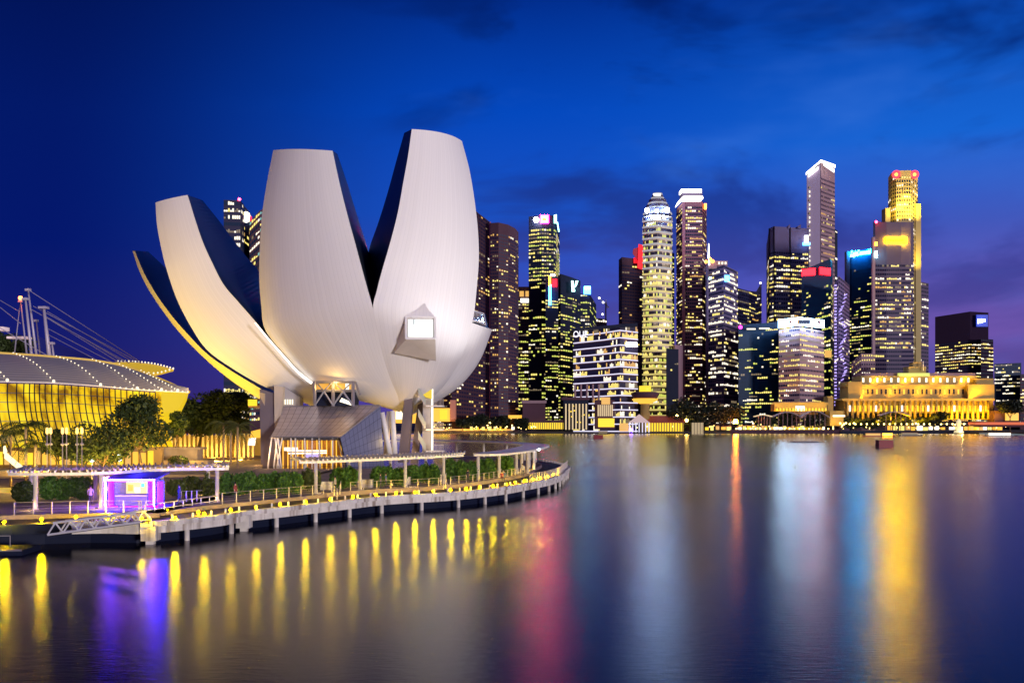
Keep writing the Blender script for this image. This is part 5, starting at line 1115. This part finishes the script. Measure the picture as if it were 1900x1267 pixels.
hedge('bushy green shrub between the ring canopy columns', 930, 952, 842, 876, 144, M['leaf'], 3000, 13)
for i, (px, Y) in enumerate(((566, 114), (647, 119), (724, 125), (790, 131), (386, 105), (921, 140))):     # climbers lit from below
    rg = random.Random(70+i); x = XW(px, Y); r = thing('climbing_plant', 'climbing plant lit yellow on %s' % ('the first middle pergola column', 'the second back pergola column', 'the third back pergola column', 'the fourth back pergola column', 'a left pergola column', 'a ring canopy column')[i], 'plant', (x, Y, ZU), 'climbing plants on the pergola columns')
    b = MB(); leafy(b, [(x+rg.uniform(-.2, .2), Y-.2, ZU+.4+.42*k_, .42-.05*k_, .42-.05*k_, .4) for k_ in range(5)], 700, .12, rg); b.build('foliage', M['leaf_olive'], r)
for i, (x0, x1, Y, lb) in enumerate(((594, 616, 113, 'first'), (664, 690, 117, 'second'), (812, 826, 128, 'fourth'), (750, 760, 122, 'third'), (916, 930, 142, 'last'))):
    b = MB(); b.box(((XW(x0, Y)+XW(x1, Y))/2, Y+.6, ZU+.42), (XW(x1, Y)-XW(x0, Y), 1.2, .84)); b.box(((XW(x0, Y)+XW(x1, Y))/2, Y+.6, ZU+.88), (XW(x1, Y)-XW(x0, Y)+.12, 1.32, .08))
    tag(b.build('planter_wall', M['beam']), 'pale low planter wall between the bushes, %s from the left' % lb, 'planter', 'planter walls between the bushes')
# trees on the left lawn
def cl(Y, x0, x1, y0, y1, n, seed, rr=.28):
    rg = random.Random(seed); out = []
    for i in range(n):
        u = rg.uniform(-1, 1); v = rg.uniform(-1, 1)
        if u*u+v*v > 1: u *= .7; v *= .7
        s_ = (x1-x0)*rr*rg.uniform(.6, 1.1); out.append(((x0+x1)/2+u*(x1-x0)*.36, (y0+y1)/2+v*(y1-y0)*.34, s_, s_*.75))
    return lumps_px(Y, out, 1.5)
TG = 'trees on the lawn before the glass hall'
tree('broadleaf_tree', 'tall dark tree in front of the yellow glass hall', (XW(268, 122), 122, ZU), cl(122, 202, 314, 728, 850, 17, 21), 4600, .24, M['leaf_dark'], TG, .2, 1, 8)
tree('broadleaf_tree', 'wide low dark tree left of the tallest tree', (XW(190, 120), 120, ZU), cl(120, 125, 240, 782, 858, 14, 22), 3800, .24, M['leaf_dark'], TG, .16, 2, 8)
tree('broadleaf_tree', 'small dark tree behind the paired torch lamps', (XW(110, 128), 128, ZU), cl(128, 78, 150, 798, 856, 9, 23, .26), 3200, .24, M['leaf_dark'], TG, .14, 3, 6)
tree('broadleaf_tree', 'dark brown big tree behind the roof tip of the glass hall', (XW(365, 205), 205, ZU), cl(205, 308, 440, 718, 808, 18, 24, .24), 9000, .36, M['leaf_dark'], TG, .35, 4, 9)
tree('broadleaf_tree', 'round dark tree between the glass hall and the museum legs', (XW(432, 215), 215, ZU), cl(215, 395, 486, 728, 800, 12, 25, .26), 5200, .36, M['leaf_dark'], TG, .3, 5, 8)
tree('broadleaf_tree', 'dark tree at the foot of the glass hall roof tip', (XW(322, 185), 185, ZU), cl(185, 300, 345, 762, 815, 8, 26, .3), 2800, .3, M['leaf_dark'], TG, .2, 6, 6)
def palm(label, px, ybase, ytop, Y, nf=16, L_=2.6, seed=1, mt='leaf_olive'):
    rg = random.Random(seed); x = XW(px, Y); z1 = ZH(ytop, Y); r = thing('palm_tree', label, 'palm', (x, Y, ZU), 'palms near the museum')
    b = MB(); pr = [(.22, 0), (.17, .4)]+[(.15+.02*(i % 2), .4+(z1-ZU-.4)*i/10) for i in range(1, 11)]; b.lathe((x, Y, ZU), pr, 8); b.build('trunk', M['palm_bark'] if 'palm_bark' in M else M.setdefault('palm_bark', mat('palm_bark', (.36, .26, .16), .9, noise=.3, nscale=8)), r)
    b = MB(); c = Vector((x, Y, z1))
    for i in range(nf):
        a = 2*math.pi*i/nf+rg.uniform(-.2, .2); up = rg.uniform(.1, 1.0); d = Vector((math.cos(a), math.sin(a), 0)); pts = [c+d*L_*t+Vector((0, 0, L_*(up*t-1.15*t*t))) for t in (0, .2, .4, .6, .8, 1)]
        for p, q in zip(pts, pts[1:]): b.tube(p, q, .03, .02, n=3, caps=False)
        sd = Vector((-d.y, d.x, 0))
        for j in range(1, 16):
            t = j/16; p = c+d*L_*t+Vector((0, 0, L_*(up*t-1.15*t*t))); w_ = L_*.3*math.sin(math.pi*min(1, t*.9+.1))
            for s_ in (-1, 1): e = sd*s_*w_+d*w_*.35+Vector((0, 0, -w_*.45)); f_ = d*.06; b.face([p-f_, p+f_, p+e+f_*.3, p+e-f_*.3])
    b.build('frond', M[mt], r); return r
palm('lit palm with drooping fronds at the right of the palm pair', 441, 850, 790, 158, seed=2, L_=3.0); palm('lit palm just left of the dark museum leg', 415, 848, 786, 160, seed=3, L_=3.0)
palm('short palm behind the lit palm pair', 428, 850, 797, 170, seed=4, L_=2.6)
palm('yellow green palm at the far left of the lawn', 20, 870, 806, 118, seed=5, L_=3.2, nf=20); palm('yellow green palm in front of the glass hall ribs', 48, 875, 790, 114, seed=6, L_=3.4, nf=20); palm('low leafy palm beside the torch lamps', 66, 880, 822, 112, seed=7, L_=2.4)
for px, Y, pw in ((415, 157, 2600), (441, 155, 2600), (20, 115, 2000), (48, 111, 2200), (66, 109, 1200)):
    p = Vector((XW(px, Y)+.6, Y, ZU)); l = thing('palm_uplight', 'ground uplight at the foot of a palm', 'lamp', p, 'uplights under the palms'); b = MB(); b.lathe(p, [(.15, 0), (.15, .15), (.08, .18)], 8); b.build('housing', M['dark_metal'], l)
    s_ = spot('uplight', p+Vector((0, 0, .3)), p+Vector((-.4, 2, 7)), pw, (1, .66, .10), 80, .15); s_.parent = l; s_.location = (0, 0, .3)
# far shore trees
for i, (x0, x1, y0, y1, lb) in enumerate(((1238, 1300, 738, 796, 'dark tree mass left of the maroon tower foot'), (1282, 1345, 744, 796, 'dark tree below the orange topped tower'), (1325, 1382, 748, 792, 'dark tree left of the orange star lamp'), (1255, 1330, 752, 800, 'lower dark tree in front of the maroon tower foot'),
        (1440, 1490, 768, 792, 'dark tree under the low arched canopy'), (1488, 1540, 770, 794, 'dark tree under the wide arched canopy'), (1405, 1440, 773, 792, 'dark tree under the small lit canopy'), (1635, 1700, 768, 792, 'dark tree under the sloping canopy'), (1722, 1762, 762, 796, 'tall dark tree before the golden hotel'), (1700, 1730, 772, 792, 'low dark tree right of the sloping canopy'),
        (1848, 1900, 745, 766, 'dark trees under the navy office block'), (862, 905, 768, 792, 'dark tree left of the amber canteen'), (905, 950, 774, 793, 'dark tree in front of the amber canteen'), (845, 872, 778, 793, 'small dark tree right of the amber shophouse'), (1566, 1600, 772, 795, 'small tree left of the sloping canopy'), (950, 985, 776, 794, 'small dark tree right of the amber canteen'), (1600, 1636, 776, 795, 'bushy tree beside the lit shopfronts'))):
    Y = 800+((i*7) % 5)*2; tree('quay_tree', lb, (XW((x0+x1)/2, Y), Y, 1.6), cl(Y, x0, x1, y0, y1, 12, 40+i, .25), 1500, 1.0, M['leaf_far'], 'trees along the far quay', .5, 40+i, 6)

# ---------------------------------------------------------------- glass hall on the left
hl = thing('glass_hall', 'long hall with a curved yellow lit glass wall and pale sloping roof', 'mall', (-75, 180, ZU))
eave_px = [(-260, 700, 160), (0, 708, 170), (90, 710, 175), (180, 716, 180), (258, 723, 185), (350, 728, 192)]
ridge_px = [(-260, 640, 196), (0, 656, 200), (100, 663, 202), (190, 672, 204), (262, 690, 203), (350, 727, 192.5)]
ev = cat([P(*c) for c in eave_px], 50); rd = cat([P(*c) for c in ridge_px], 50)
def seam_mat():
    m = mat('hall_roof', (.46, .44, .50), .5, .1); t = m.node_tree; b = t.nodes['Principled BSDF']; u = t.nodes.new('ShaderNodeUVMap'); w_ = t.nodes.new('ShaderNodeTexWave'); w_.bands_direction = 'Y'; w_.inputs['Scale'].default_value = 5.5; w_.inputs['Distortion'].default_value = .3
    t.links.new(u.outputs[0], w_.inputs['Vector']); r = t.nodes.new('ShaderNodeValToRGB'); r.color_ramp.elements[0].color = (.46, .40, .38, 1); r.color_ramp.elements[0].position = .1; r.color_ramp.elements[1].color = (.78, .70, .62, 1); r.color_ramp.elements[1].position = .35
    t.links.new(w_.outputs[0], r.inputs[0]); t.links.new(r.outputs[0], b.inputs['Base Color']); return m
b = MB()
for i in range(49):
    for j in range(8):
        def rp_(k, v): return ev[k].lerp(rd[k], v)+Vector((0, 0, .8*math.sin(math.pi*v)))
        b.face([rp_(i, j/8), rp_(i+1, j/8), rp_(i+1, (j+1)/8), rp_(i, (j+1)/8)], 0, [(i/49, j/8), ((i+1)/49, j/8), ((i+1)/49, (j+1)/8), (i/49, (j+1)/8)])
b.build('roof', seam_mat(), hl)
b = MB()
for i in range(49): b.tube(rd[i], rd[i+1], .35, n=6, caps=False)
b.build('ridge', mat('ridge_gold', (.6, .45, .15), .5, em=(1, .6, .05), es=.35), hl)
b = MB()
for i in range(49): b.tube(ev[i]+Vector((0, -.2, 0)), ev[i+1]+Vector((0, -.2, 0)), .12, n=6, caps=False)
b.build('gutter', M['white_paint'], hl)
# curved glass wall below the eave
def wl(k, v):                         # v 0 at the eave, 1 at the ground
    e = ev[k]; g = Vector((e.x, e.y+2, ZU)); out = 4.2*math.sin(math.pi*min(1, v*.8))
    p = e.lerp(g, v); return p+Vector((.2*out+3.4*v**1.4, -out, -.3))
wallmat = emat('hall_interior_light', (1, .68, .012), .9, NS)
def hall_glass():
    m = bpy.data.materials.new('hall_lit_glass'); m.use_nodes = True; t = m.node_tree; b_ = t.nodes['Principled BSDF']; b_.inputs['Roughness'].default_value = .25; b_.inputs['Base Color'].default_value = (.2, .12, .01, 1)
    g = t.nodes.new('ShaderNodeNewGeometry'); mp = t.nodes.new('ShaderNodeMapping'); mp.inputs['Scale'].default_value = (.5, .5, .12); t.links.new(g.outputs['Position'], mp.inputs[0])
    n = t.nodes.new('ShaderNodeTexNoise'); n.inputs['Scale'].default_value = .8; n.inputs['Detail'].default_value = 4; t.links.new(mp.outputs[0], n.inputs['Vector'])
    r = t.nodes.new('ShaderNodeValToRGB'); e = r.color_ramp.elements; e[0].position = .36; e[0].color = (.16, .07, .0, 1); e[1].position = .7; e[1].color = (1, .78, .02, 1); x = e.new(.5); x.color = (.78, .50, .004, 1)
    t.links.new(n.outputs['Fac'], r.inputs[0]); t.links.new(r.outputs[0], b_.inputs['Emission Color']); b_.inputs['Emission Strength'].default_value = 1.0; m.cycles.emission_sampling = 'NONE'; return m
b = MB()
for i in range(44):
    for j in range(10): b.face([wl(i, j/10), wl(i+1, j/10), wl(i+1, (j+1)/10), wl(i, (j+1)/10)])
b.build('glass_wall', hall_glass(), hl, smooth=True)
for i in range(2, 44):
    b = MB()
    for j in range(10): b.tube(wl(i, j/10)+Vector((0, -.12, 0)), wl(min(49, i), (j+1)/10)+Vector((0, -.12, 0)), .11, n=4, caps=False)
    b.build('rib', M['dark_metal'], hl)
for j in range(1, 9):
    b = MB()
    for i in range(44): b.tube(wl(i, j/9)+Vector((0, -.12, 0)), wl(i+1, j/9)+Vector((0, -.12, 0)), .07, n=4, caps=False)
    b.build('transom', M['dark_metal'], hl)
b = MB(); b.face([ev[43], ev[49], Vector((ev[49].x-1, ev[49].y+2, ev[49].z-1.5)), Vector((ev[46].x, ev[46].y+4, ev[46].z-4.5)), Vector((ev[43].x, ev[43].y+2, ev[43].z-9))]); b.build('soffit', emat('soffit_gold', (1, .68, .01), .8, NS), hl)
# bulbs in slanting rows
M['bulb'] = emat('bulb_warm', (1, .85, .6), 1.5, NS)
def pick(path, px): return min(range(len(path)), key=lambda i: abs(CX+F*path[i].x/path[i].y-px))
for xa, xb in ((-60, 14), (25, 100), (105, 187), (172, 255), (222, 300), (262, 330)):
    for j in range(13):
        b = MB(); v = 1-j/12; px = xa+(xb-xa)*j/12; k = max(range(48), key=lambda i: -abs(CX+F*ev[i].lerp(rd[i], v).x/ev[i].lerp(rd[i], v).y-px)); q0_ = ev[k].lerp(rd[k], v); q1_ = ev[k+1].lerp(rd[k+1], v); a_, b_ = CX+F*q0_.x/q0_.y, CX+F*q1_.x/q1_.y; p = q0_.lerp(q1_, (px-a_)/(b_-a_))+Vector((0, -.1, .8*math.sin(math.pi*v)+.3)); b.sphere(p, .14 if j < 12 else .30, n=6, k=4); b.build('bulb', M['bulb'], hl)
for i in range(36, 50): b = MB(); p = ev[i]; b.sphere(p+Vector((0, -.4, .1)), .17, n=6, k=4); b.build('bulb', M['bulb'], hl)
# second leaf shaped canopy behind it
lf2 = thing('leaf_canopy', 'gold leaf shaped canopy edged with white bulbs behind the hall roof', 'canopy', P(270, 690, 215))
up_ = cat([P(185, 676, 222), P(215, 672, 222), (P(245, 672, 220)), P(285, 676, 216), P(322, 685, 212)], 22); dn_ = cat([P(185, 678, 214), P(220, 684, 210), P(255, 690, 207), P(288, 694, 207), P(322, 686, 211)], 22)
b = MB()
for i in range(21): b.hull8([dn_[i]-Vector((0, 0, .3)), dn_[i+1]-Vector((0, 0, .3)), up_[i+1]-Vector((0, 0, .3)), up_[i]-Vector((0, 0, .3)), dn_[i], dn_[i+1], up_[i+1], up_[i]])
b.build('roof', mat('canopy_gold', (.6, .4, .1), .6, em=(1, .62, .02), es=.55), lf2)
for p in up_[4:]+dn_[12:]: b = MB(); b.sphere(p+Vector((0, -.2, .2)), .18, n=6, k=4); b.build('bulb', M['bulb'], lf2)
b = MB(); b.tube(P(255, 690, 211), (XW(255, 211), 211, ZU), .3, n=8); b.build('post', M['grey_metal'], lf2)
# masts and stay cables
M['mast'] = mat('mast_paint', (.50, .46, .58), .5, .2)
mast_list = []
for i, (x0, y0, x1, y1, Y, r0, lb) in enumerate(((38, 556, 50, 650, 232, .35, 'leaning mast carrying the red beacon at the far left'), (38, 556, 25, 625, 233, .22, 'thin back stay mast under the red beacon'), (47, 552, 60, 660, 226, .55, 'second thick mast from the left'), (52, 535, 68, 650, 228, .45, 'tallest mast of the glass hall'),
        (67, 592, 76, 660, 230, .35, 'short mast between the tallest and the thick right mast'), (81, 568, 93, 662, 224, .75, 'thick tapered mast at the right of the group'), (96, 634, 102, 664, 224, .45, 'stubby mast beside the thick tapered mast'))):
    r = thing('mast', lb, 'mast', P(x1, y1+40, Y), 'masts behind the glass hall'); b = MB(); b.tube(P(x0, y0, Y), P(x1+2, y1+30, Y), r0*.4, r0*.75, n=8); b.build('pole', M['mast'], r); mast_list.append(r)
    b = MB(); b.box(P(x0, y0+3, Y), (r0*2.4, r0*2, .5)); b.build('head', M['mast'], r)
b = MB(); b.sphere(P(38, 553, 231), .45); b.build('beacon', sgn('beacon_orange', (1, .12, .02), 25), mast_list[0])
for i, (x0, y0, x1, y1) in enumerate(((53, 538, 262, 672), (62, 568, 262, 674), (60, 575, 240, 674), (88, 578, 248, 672), (87, 588, 230, 672), (90, 610, 208, 672), (88, 620, 180, 668), (88, 590, 222, 673), (0, 557, 36, 578), (0, 570, 38, 600), (-4, 606, 92, 662))):
    b = MB(); b.tube(P(x0, y0, 226), P(x1, y1, 214 if x1 > 100 else 222), .09, n=4); tag(b.build('stay_cable', M['mast']), 'thin steel stay cable strung from the masts to the hall roof', 'cable', 'stay cables of the glass hall')
r = tree('roof_tree', 'black tree mass behind the ridge of the glass hall', (XW(20, 240), 240, ZH(670, 240)), cl(240, -30, 56, 612, 668, 10, 91, .28), 3600, .4, M['leaf_dark'], None, .3, 91)
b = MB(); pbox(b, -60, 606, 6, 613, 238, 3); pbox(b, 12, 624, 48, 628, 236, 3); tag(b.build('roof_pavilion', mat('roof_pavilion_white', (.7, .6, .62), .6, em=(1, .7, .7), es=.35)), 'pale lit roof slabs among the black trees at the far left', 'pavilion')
b = MB(); b.hull8([P(72, 670, 240), P(190, 672, 240), P(190, 672, 250), P(72, 670, 250), P(72, 624, 240), P(185, 668, 240), P(185, 668, 250), P(72, 624, 250)]); tag(b.build('blue_roof', mat('blue_roof', (.01, .02, .12), .3, em=(.0, .02, .6), es=.12)), 'dark blue roof behind the masts', 'roof')

# ---------------------------------------------------------------- lawn, stairs, colonnade, torches
M['terrace'] = mat('terrace_stone', (.42, .32, .20), .8, noise=.2, nscale=.7)
b = MB(); b.prism([(-120, 128), (-38, 140), (-44, 190), (-120, 190)], ZU+.004, ZU+.35, cap0=False); struct(b, 'path', M['terrace'])
cl_ = thing('colonnade', 'long amber lit colonnade behind the trees at the foot of the hall', 'colonnade', (XW(370, 215), 215, ZU))
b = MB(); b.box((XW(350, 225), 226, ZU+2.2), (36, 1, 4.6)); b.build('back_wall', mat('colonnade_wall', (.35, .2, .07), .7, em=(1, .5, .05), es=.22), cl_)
b = MB(); b.box((XW(350, 218), 221, ZU+5.2), (38, 10, .5)); b.build('roof', M['dark_stone'], cl_)
for i in range(30): x = XW(226+i*8.4, 216); b = MB(); b.box((x, 216, ZU+2.5), (.42, .5, 5.0)); b.build('column', M['col'], cl_)
for i in range(5): child_point('colonnade_light', cl_, (XW(245+i*50, 213), 213.5, ZU+.8), 900, (1, .52, .06), .4)
sw = thing('stair_wall', 'stepped tan stone stair block with a planted ledge before the colonnade', 'staircase', (XW(320, 165), 165, ZU))
b = MB(); b.box((XW(325, 165), 166, ZU+1.5), (7.5, 3, 3)); b.box((XW(335, 162), 163, ZU+.7), (9, 3, 1.4)); b.box((XW(327, 165), 166, ZU+3.2), (8.2, 3.6, .35)); b.build('block', M['terrace'], sw)
b = MB(); leafy(b, [(XW(331, 161), 161, ZU+1.4, 1.6, .8, .8)], 700, .16, random.Random(8)); b.build('foliage', M['leaf_dark'], sw); child_point('stair_light', sw, (XW(345, 160), 160, ZU+2.4), 500, (1, .62, .12), .3); child_point('stair_light', sw, (XW(300, 158), 158, ZU+3), 500, (1, .6, .1), .3)
ls = thing('lit_staircase', 'bright white lit outdoor staircase behind the left pergola', 'staircase', (XW(28, 112), 112, ZU))
b = MB(); b.hull8([P(6, 842, 112), P(14, 838, 112), P(14, 838, 113), P(6, 842, 113), P(6, 828, 112), P(10, 826, 112), P(10, 826, 113), P(6, 828, 113)])
b.hull8([P(8, 850, 112), P(42, 878, 112), P(42, 878, 114), P(8, 850, 114), P(8, 836, 112), P(44, 866, 112), P(44, 866, 114), P(8, 836, 114)]); b.build('flight', emat('stair_light', (1, .88, .5), 1.6), ls)
b = MB(); pbox(b, -20, 874, 45, 884, 111, 6); b.build('landing', M['terrace'], ls)
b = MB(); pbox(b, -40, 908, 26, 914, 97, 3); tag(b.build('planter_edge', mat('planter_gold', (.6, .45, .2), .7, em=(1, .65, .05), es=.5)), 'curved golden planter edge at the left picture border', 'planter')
child_point('stair_glow', ls, (XW(30, 109), 109, ZU+3), 700, (1, .62, .08), .4)
def torch(loc, label):
    r = thing('torch_lamp', label, 'street lamp', loc, 'paired torch lamps behind the left pergola'); x, y, z = loc
    b = MB(); b.lathe(loc, [(.12, 0), (.07, .2), (.055, 6.2)], 8); b.build('post', M['rail'], r)
    b = MB(); b.lathe((x, y, z), [(.07, 4.9), (.22, 5.0), (.22, 5.12), (.07, 5.2)], 8); b.build('collar', M['rail'], r)
    b = MB(); b.lathe((x, y, z), [(.12, 6.2), (.17, 6.35), (.15, 6.8), (.05, 6.9)], 8); b.build('lantern', M['torch'] if 'torch' in M else M.setdefault('torch', emat('torch_glow', (1, .55, .14), 3)), r); return r
for i, px in enumerate((87.5, 94, 116, 123.5, 143, 152)):
    Y = 112+(i % 2)*1.0; torch(Vector((XW(px, Y), Y, ZU)), 'tall slim torch lamp, %s of its pair, %s pair' % (('left', 'right')[i % 2], ('first', 'middle', 'last')[i//2]))
for px, py, Y, lb in ((221, 849, 125, 'white glowing globe lamp right of the kiosk roof'), (171, 853, 125, 'pale glowing globe lamp left of the kiosk roof')):
    p = P(px, py, Y); r = thing('globe_lamp', lb, 'street lamp', (p.x, p.y, ZU)); b = MB(); b.tube((p.x, p.y, ZU), p, .06, n=6); b.build('post', M['rail'], r); b = MB(); b.sphere(p, .42 if px > 200 else .3); b.build('globe', sgn('globe_white', (.8, .95, 1), 9 if px > 200 else 5), r)
# orange ground lights in the lawn that catch the tree undersides
for px, Y, pw in ((150, 116, 2200), (210, 116, 2400), (260, 118, 2400), (90, 122, 1600), (340, 176, 4500), (400, 186, 4500)):
    p = Vector((XW(px, Y), Y, ZU+.36)); l = thing('lawn_uplight', 'amber ground light under the dark lawn trees', 'lamp', p, 'amber ground lights on the lawn'); b = MB(); b.lathe(p, [(.15, 0), (.15, .15), (.08, .18)], 8); b.build('housing', M['dark_metal'], l); child_point('uplight', l, p+Vector((0, 0, .8)), pw, (1, .6, .08), .2)
# orange lit interior strip behind the lawn trees
pl_ = thing('shop_row', 'amber lit shop windows at the foot of the glass hall', 'building', (XW(150, 168), 168, ZU))
for i in range(22): b = MB(); x = -20+i*14; pbox(b, x, 836+(i % 3)*2, x+9, 862, 160, .4); b.build('shop_window', M[('glow', 'glow_y', 'w_amber', 'glow')[i % 4]], pl_)
b = MB(); pbox(b, -60, 830, 300, 866, 160.6, 1); b.build('wall', mat('shop_wall', (.3, .2, .08), .8), pl_)

# ---------------------------------------------------------------- people
SK = mat('skin', (.45, .28, .2), .6); CL = [mat('cloth_%d' % i, c, .8) for i, c in enumerate(((.05, .05, .08), (.5, .48, .45), (.25, .05, .05), (.1, .15, .3)))]
def person(loc, label, cloth, hair=(.02, .015, .01), rz=0, sit=False, s=1.0):
    r = thing('person', label, 'person', loc); r.rotation_euler = (0, 0, rz)
    h = .95 if not sit else .5; k = 0
    J = {'pel': (0, 0, h), 'che': (0, 0, h+.42), 'nek': (0, 0, h+.56), 'hed': (0, .02, h+.70), 'top': (0, .01, h+.80), 'shl': (-.18, 0, h+.48), 'ell': (-.24, .02, h+.22), 'hal': (-.22, -.10, h+.0), 'shr': (.18, 0, h+.48), 'elr': (.25, .02, h+.22), 'har': (.22, -.08, h+.0)}
    if sit: J.update({'hil': (-.1, 0, h-.02), 'knl': (-.12, -.45, h), 'ftl': (-.12, -.48, .06), 'tol': (-.12, -.62, .04), 'hir': (.1, 0, h-.02), 'knr': (.13, -.45, h), 'ftr': (.13, -.48, .06), 'tor': (.13, -.62, .04)})
    else: J.update({'hil': (-.1, 0, h-.06), 'knl': (-.11, -.08, .5), 'ftl': (-.12, .04, .07), 'tol': (-.12, -.12, .04), 'hir': (.1, 0, h-.06), 'knr': (.12, .02, .5), 'ftr': (.13, .14, .07), 'tor': (.13, -.02, .04)})
    names = list(J); ed = [('pel', 'che'), ('che', 'nek'), ('nek', 'hed'), ('hed', 'top'), ('che', 'shl'), ('shl', 'ell'), ('ell', 'hal'), ('che', 'shr'), ('shr', 'elr'), ('elr', 'har'), ('pel', 'hil'), ('hil', 'knl'), ('knl', 'ftl'), ('ftl', 'tol'), ('pel', 'hir'), ('hir', 'knr'), ('knr', 'ftr'), ('ftr', 'tor')]
    rad = {'pel': .14, 'che': .15, 'nek': .055, 'hed': .10, 'top': .07, 'shl': .07, 'shr': .07, 'ell': .045, 'elr': .045, 'hal': .035, 'har': .035, 'hil': .10, 'hir': .10, 'knl': .065, 'knr': .065, 'ftl': .045, 'ftr': .045, 'tol': .035, 'tor': .035}
    me = bpy.data.meshes.new('body'); me.from_pydata([J[n] for n in names], [(names.index(a), names.index(b_)) for a, b_ in ed], []); o = bpy.data.objects.new('body', me); COL.objects.link(o)
    md = o.modifiers.new('skin', 'SKIN'); sv = me.skin_vertices
    if not sv: bpy.context.view_layer.objects.active = o
    lay = me.skin_vertices[0] if len(me.skin_vertices) else None
    if lay is None:
        return r
    for i, n in enumerate(names): lay.data[i].radius = (rad[n], rad[n]*.85)
    lay.data[0].use_root = True; sb = o.modifiers.new('sub', 'SUBSURF'); sb.levels = 1; sb.render_levels = 1
    bpy.context.view_layer.update(); dg = bpy.context.evaluated_depsgraph_get(); m2 = bpy.data.meshes.new_from_object(o.evaluated_get(dg)); bpy.data.objects.remove(o)
    m2.materials.clear(); m2.materials.append(SK); m2.materials.append(cloth); m2.materials.append(CL[0])
    for p in m2.polygons:
        c = p.center; p.material_index = 2 if c.z < h-.03 else (1 if c.z < h+.55 and not (abs(c.x) > .19 and c.z < h+.2) else 0); p.use_smooth = True
    bo2 = bpy.data.objects.new('body', m2); COL.objects.link(bo2); bo2.parent = r
    b = MB(); b.lathe((0, .03, h+.70), [(.10, -.02), (.118, .05), (.10, .12), (.03, .155)], 10); hr = b.build('hair', mat('hair_dark', hair, .7)); hr.parent = r
    r.scale = (s, s, s); return r
def pz_(px, py, z=ZU): return PZ(px, py, z)
person(pz_(168, 937), 'person in a pale top standing left of the kiosk', CL[1], rz=.4)
person(pz_(333, 935), 'person in dark clothes standing right of the kiosk by the ramp', CL[0], rz=2.5)
person(pz_(437, 929), 'person in dark red top walking on the upper walk below the long hedge', CL[2], rz=1.2)
person(pz_(931, 893), 'person sitting on the step at the near end of the ring canopy', CL[2], rz=.3, sit=True)
person(pz_(936, 892), 'person in blue sitting beside the one in the red top', CL[3], rz=-.3, sit=True)
person(pz_(622, 914), 'person in pale clothes standing between the first two middle pergola columns', CL[1], rz=2.0)
person(pz_(706, 907), 'person in dark clothes walking between the second and third middle pergola columns', CL[0], rz=1.4)
person(pz_(716, 906), 'person in blue walking close beside the one in dark clothes', CL[3], rz=1.5)
person(pz_(868, 897), 'person in dark clothes leaning by the railing left of the ring canopy', CL[0], rz=-.5)
person(pz_(970, 884), 'person in pale clothes standing under the tip of the ring canopy', CL[1], rz=.2)
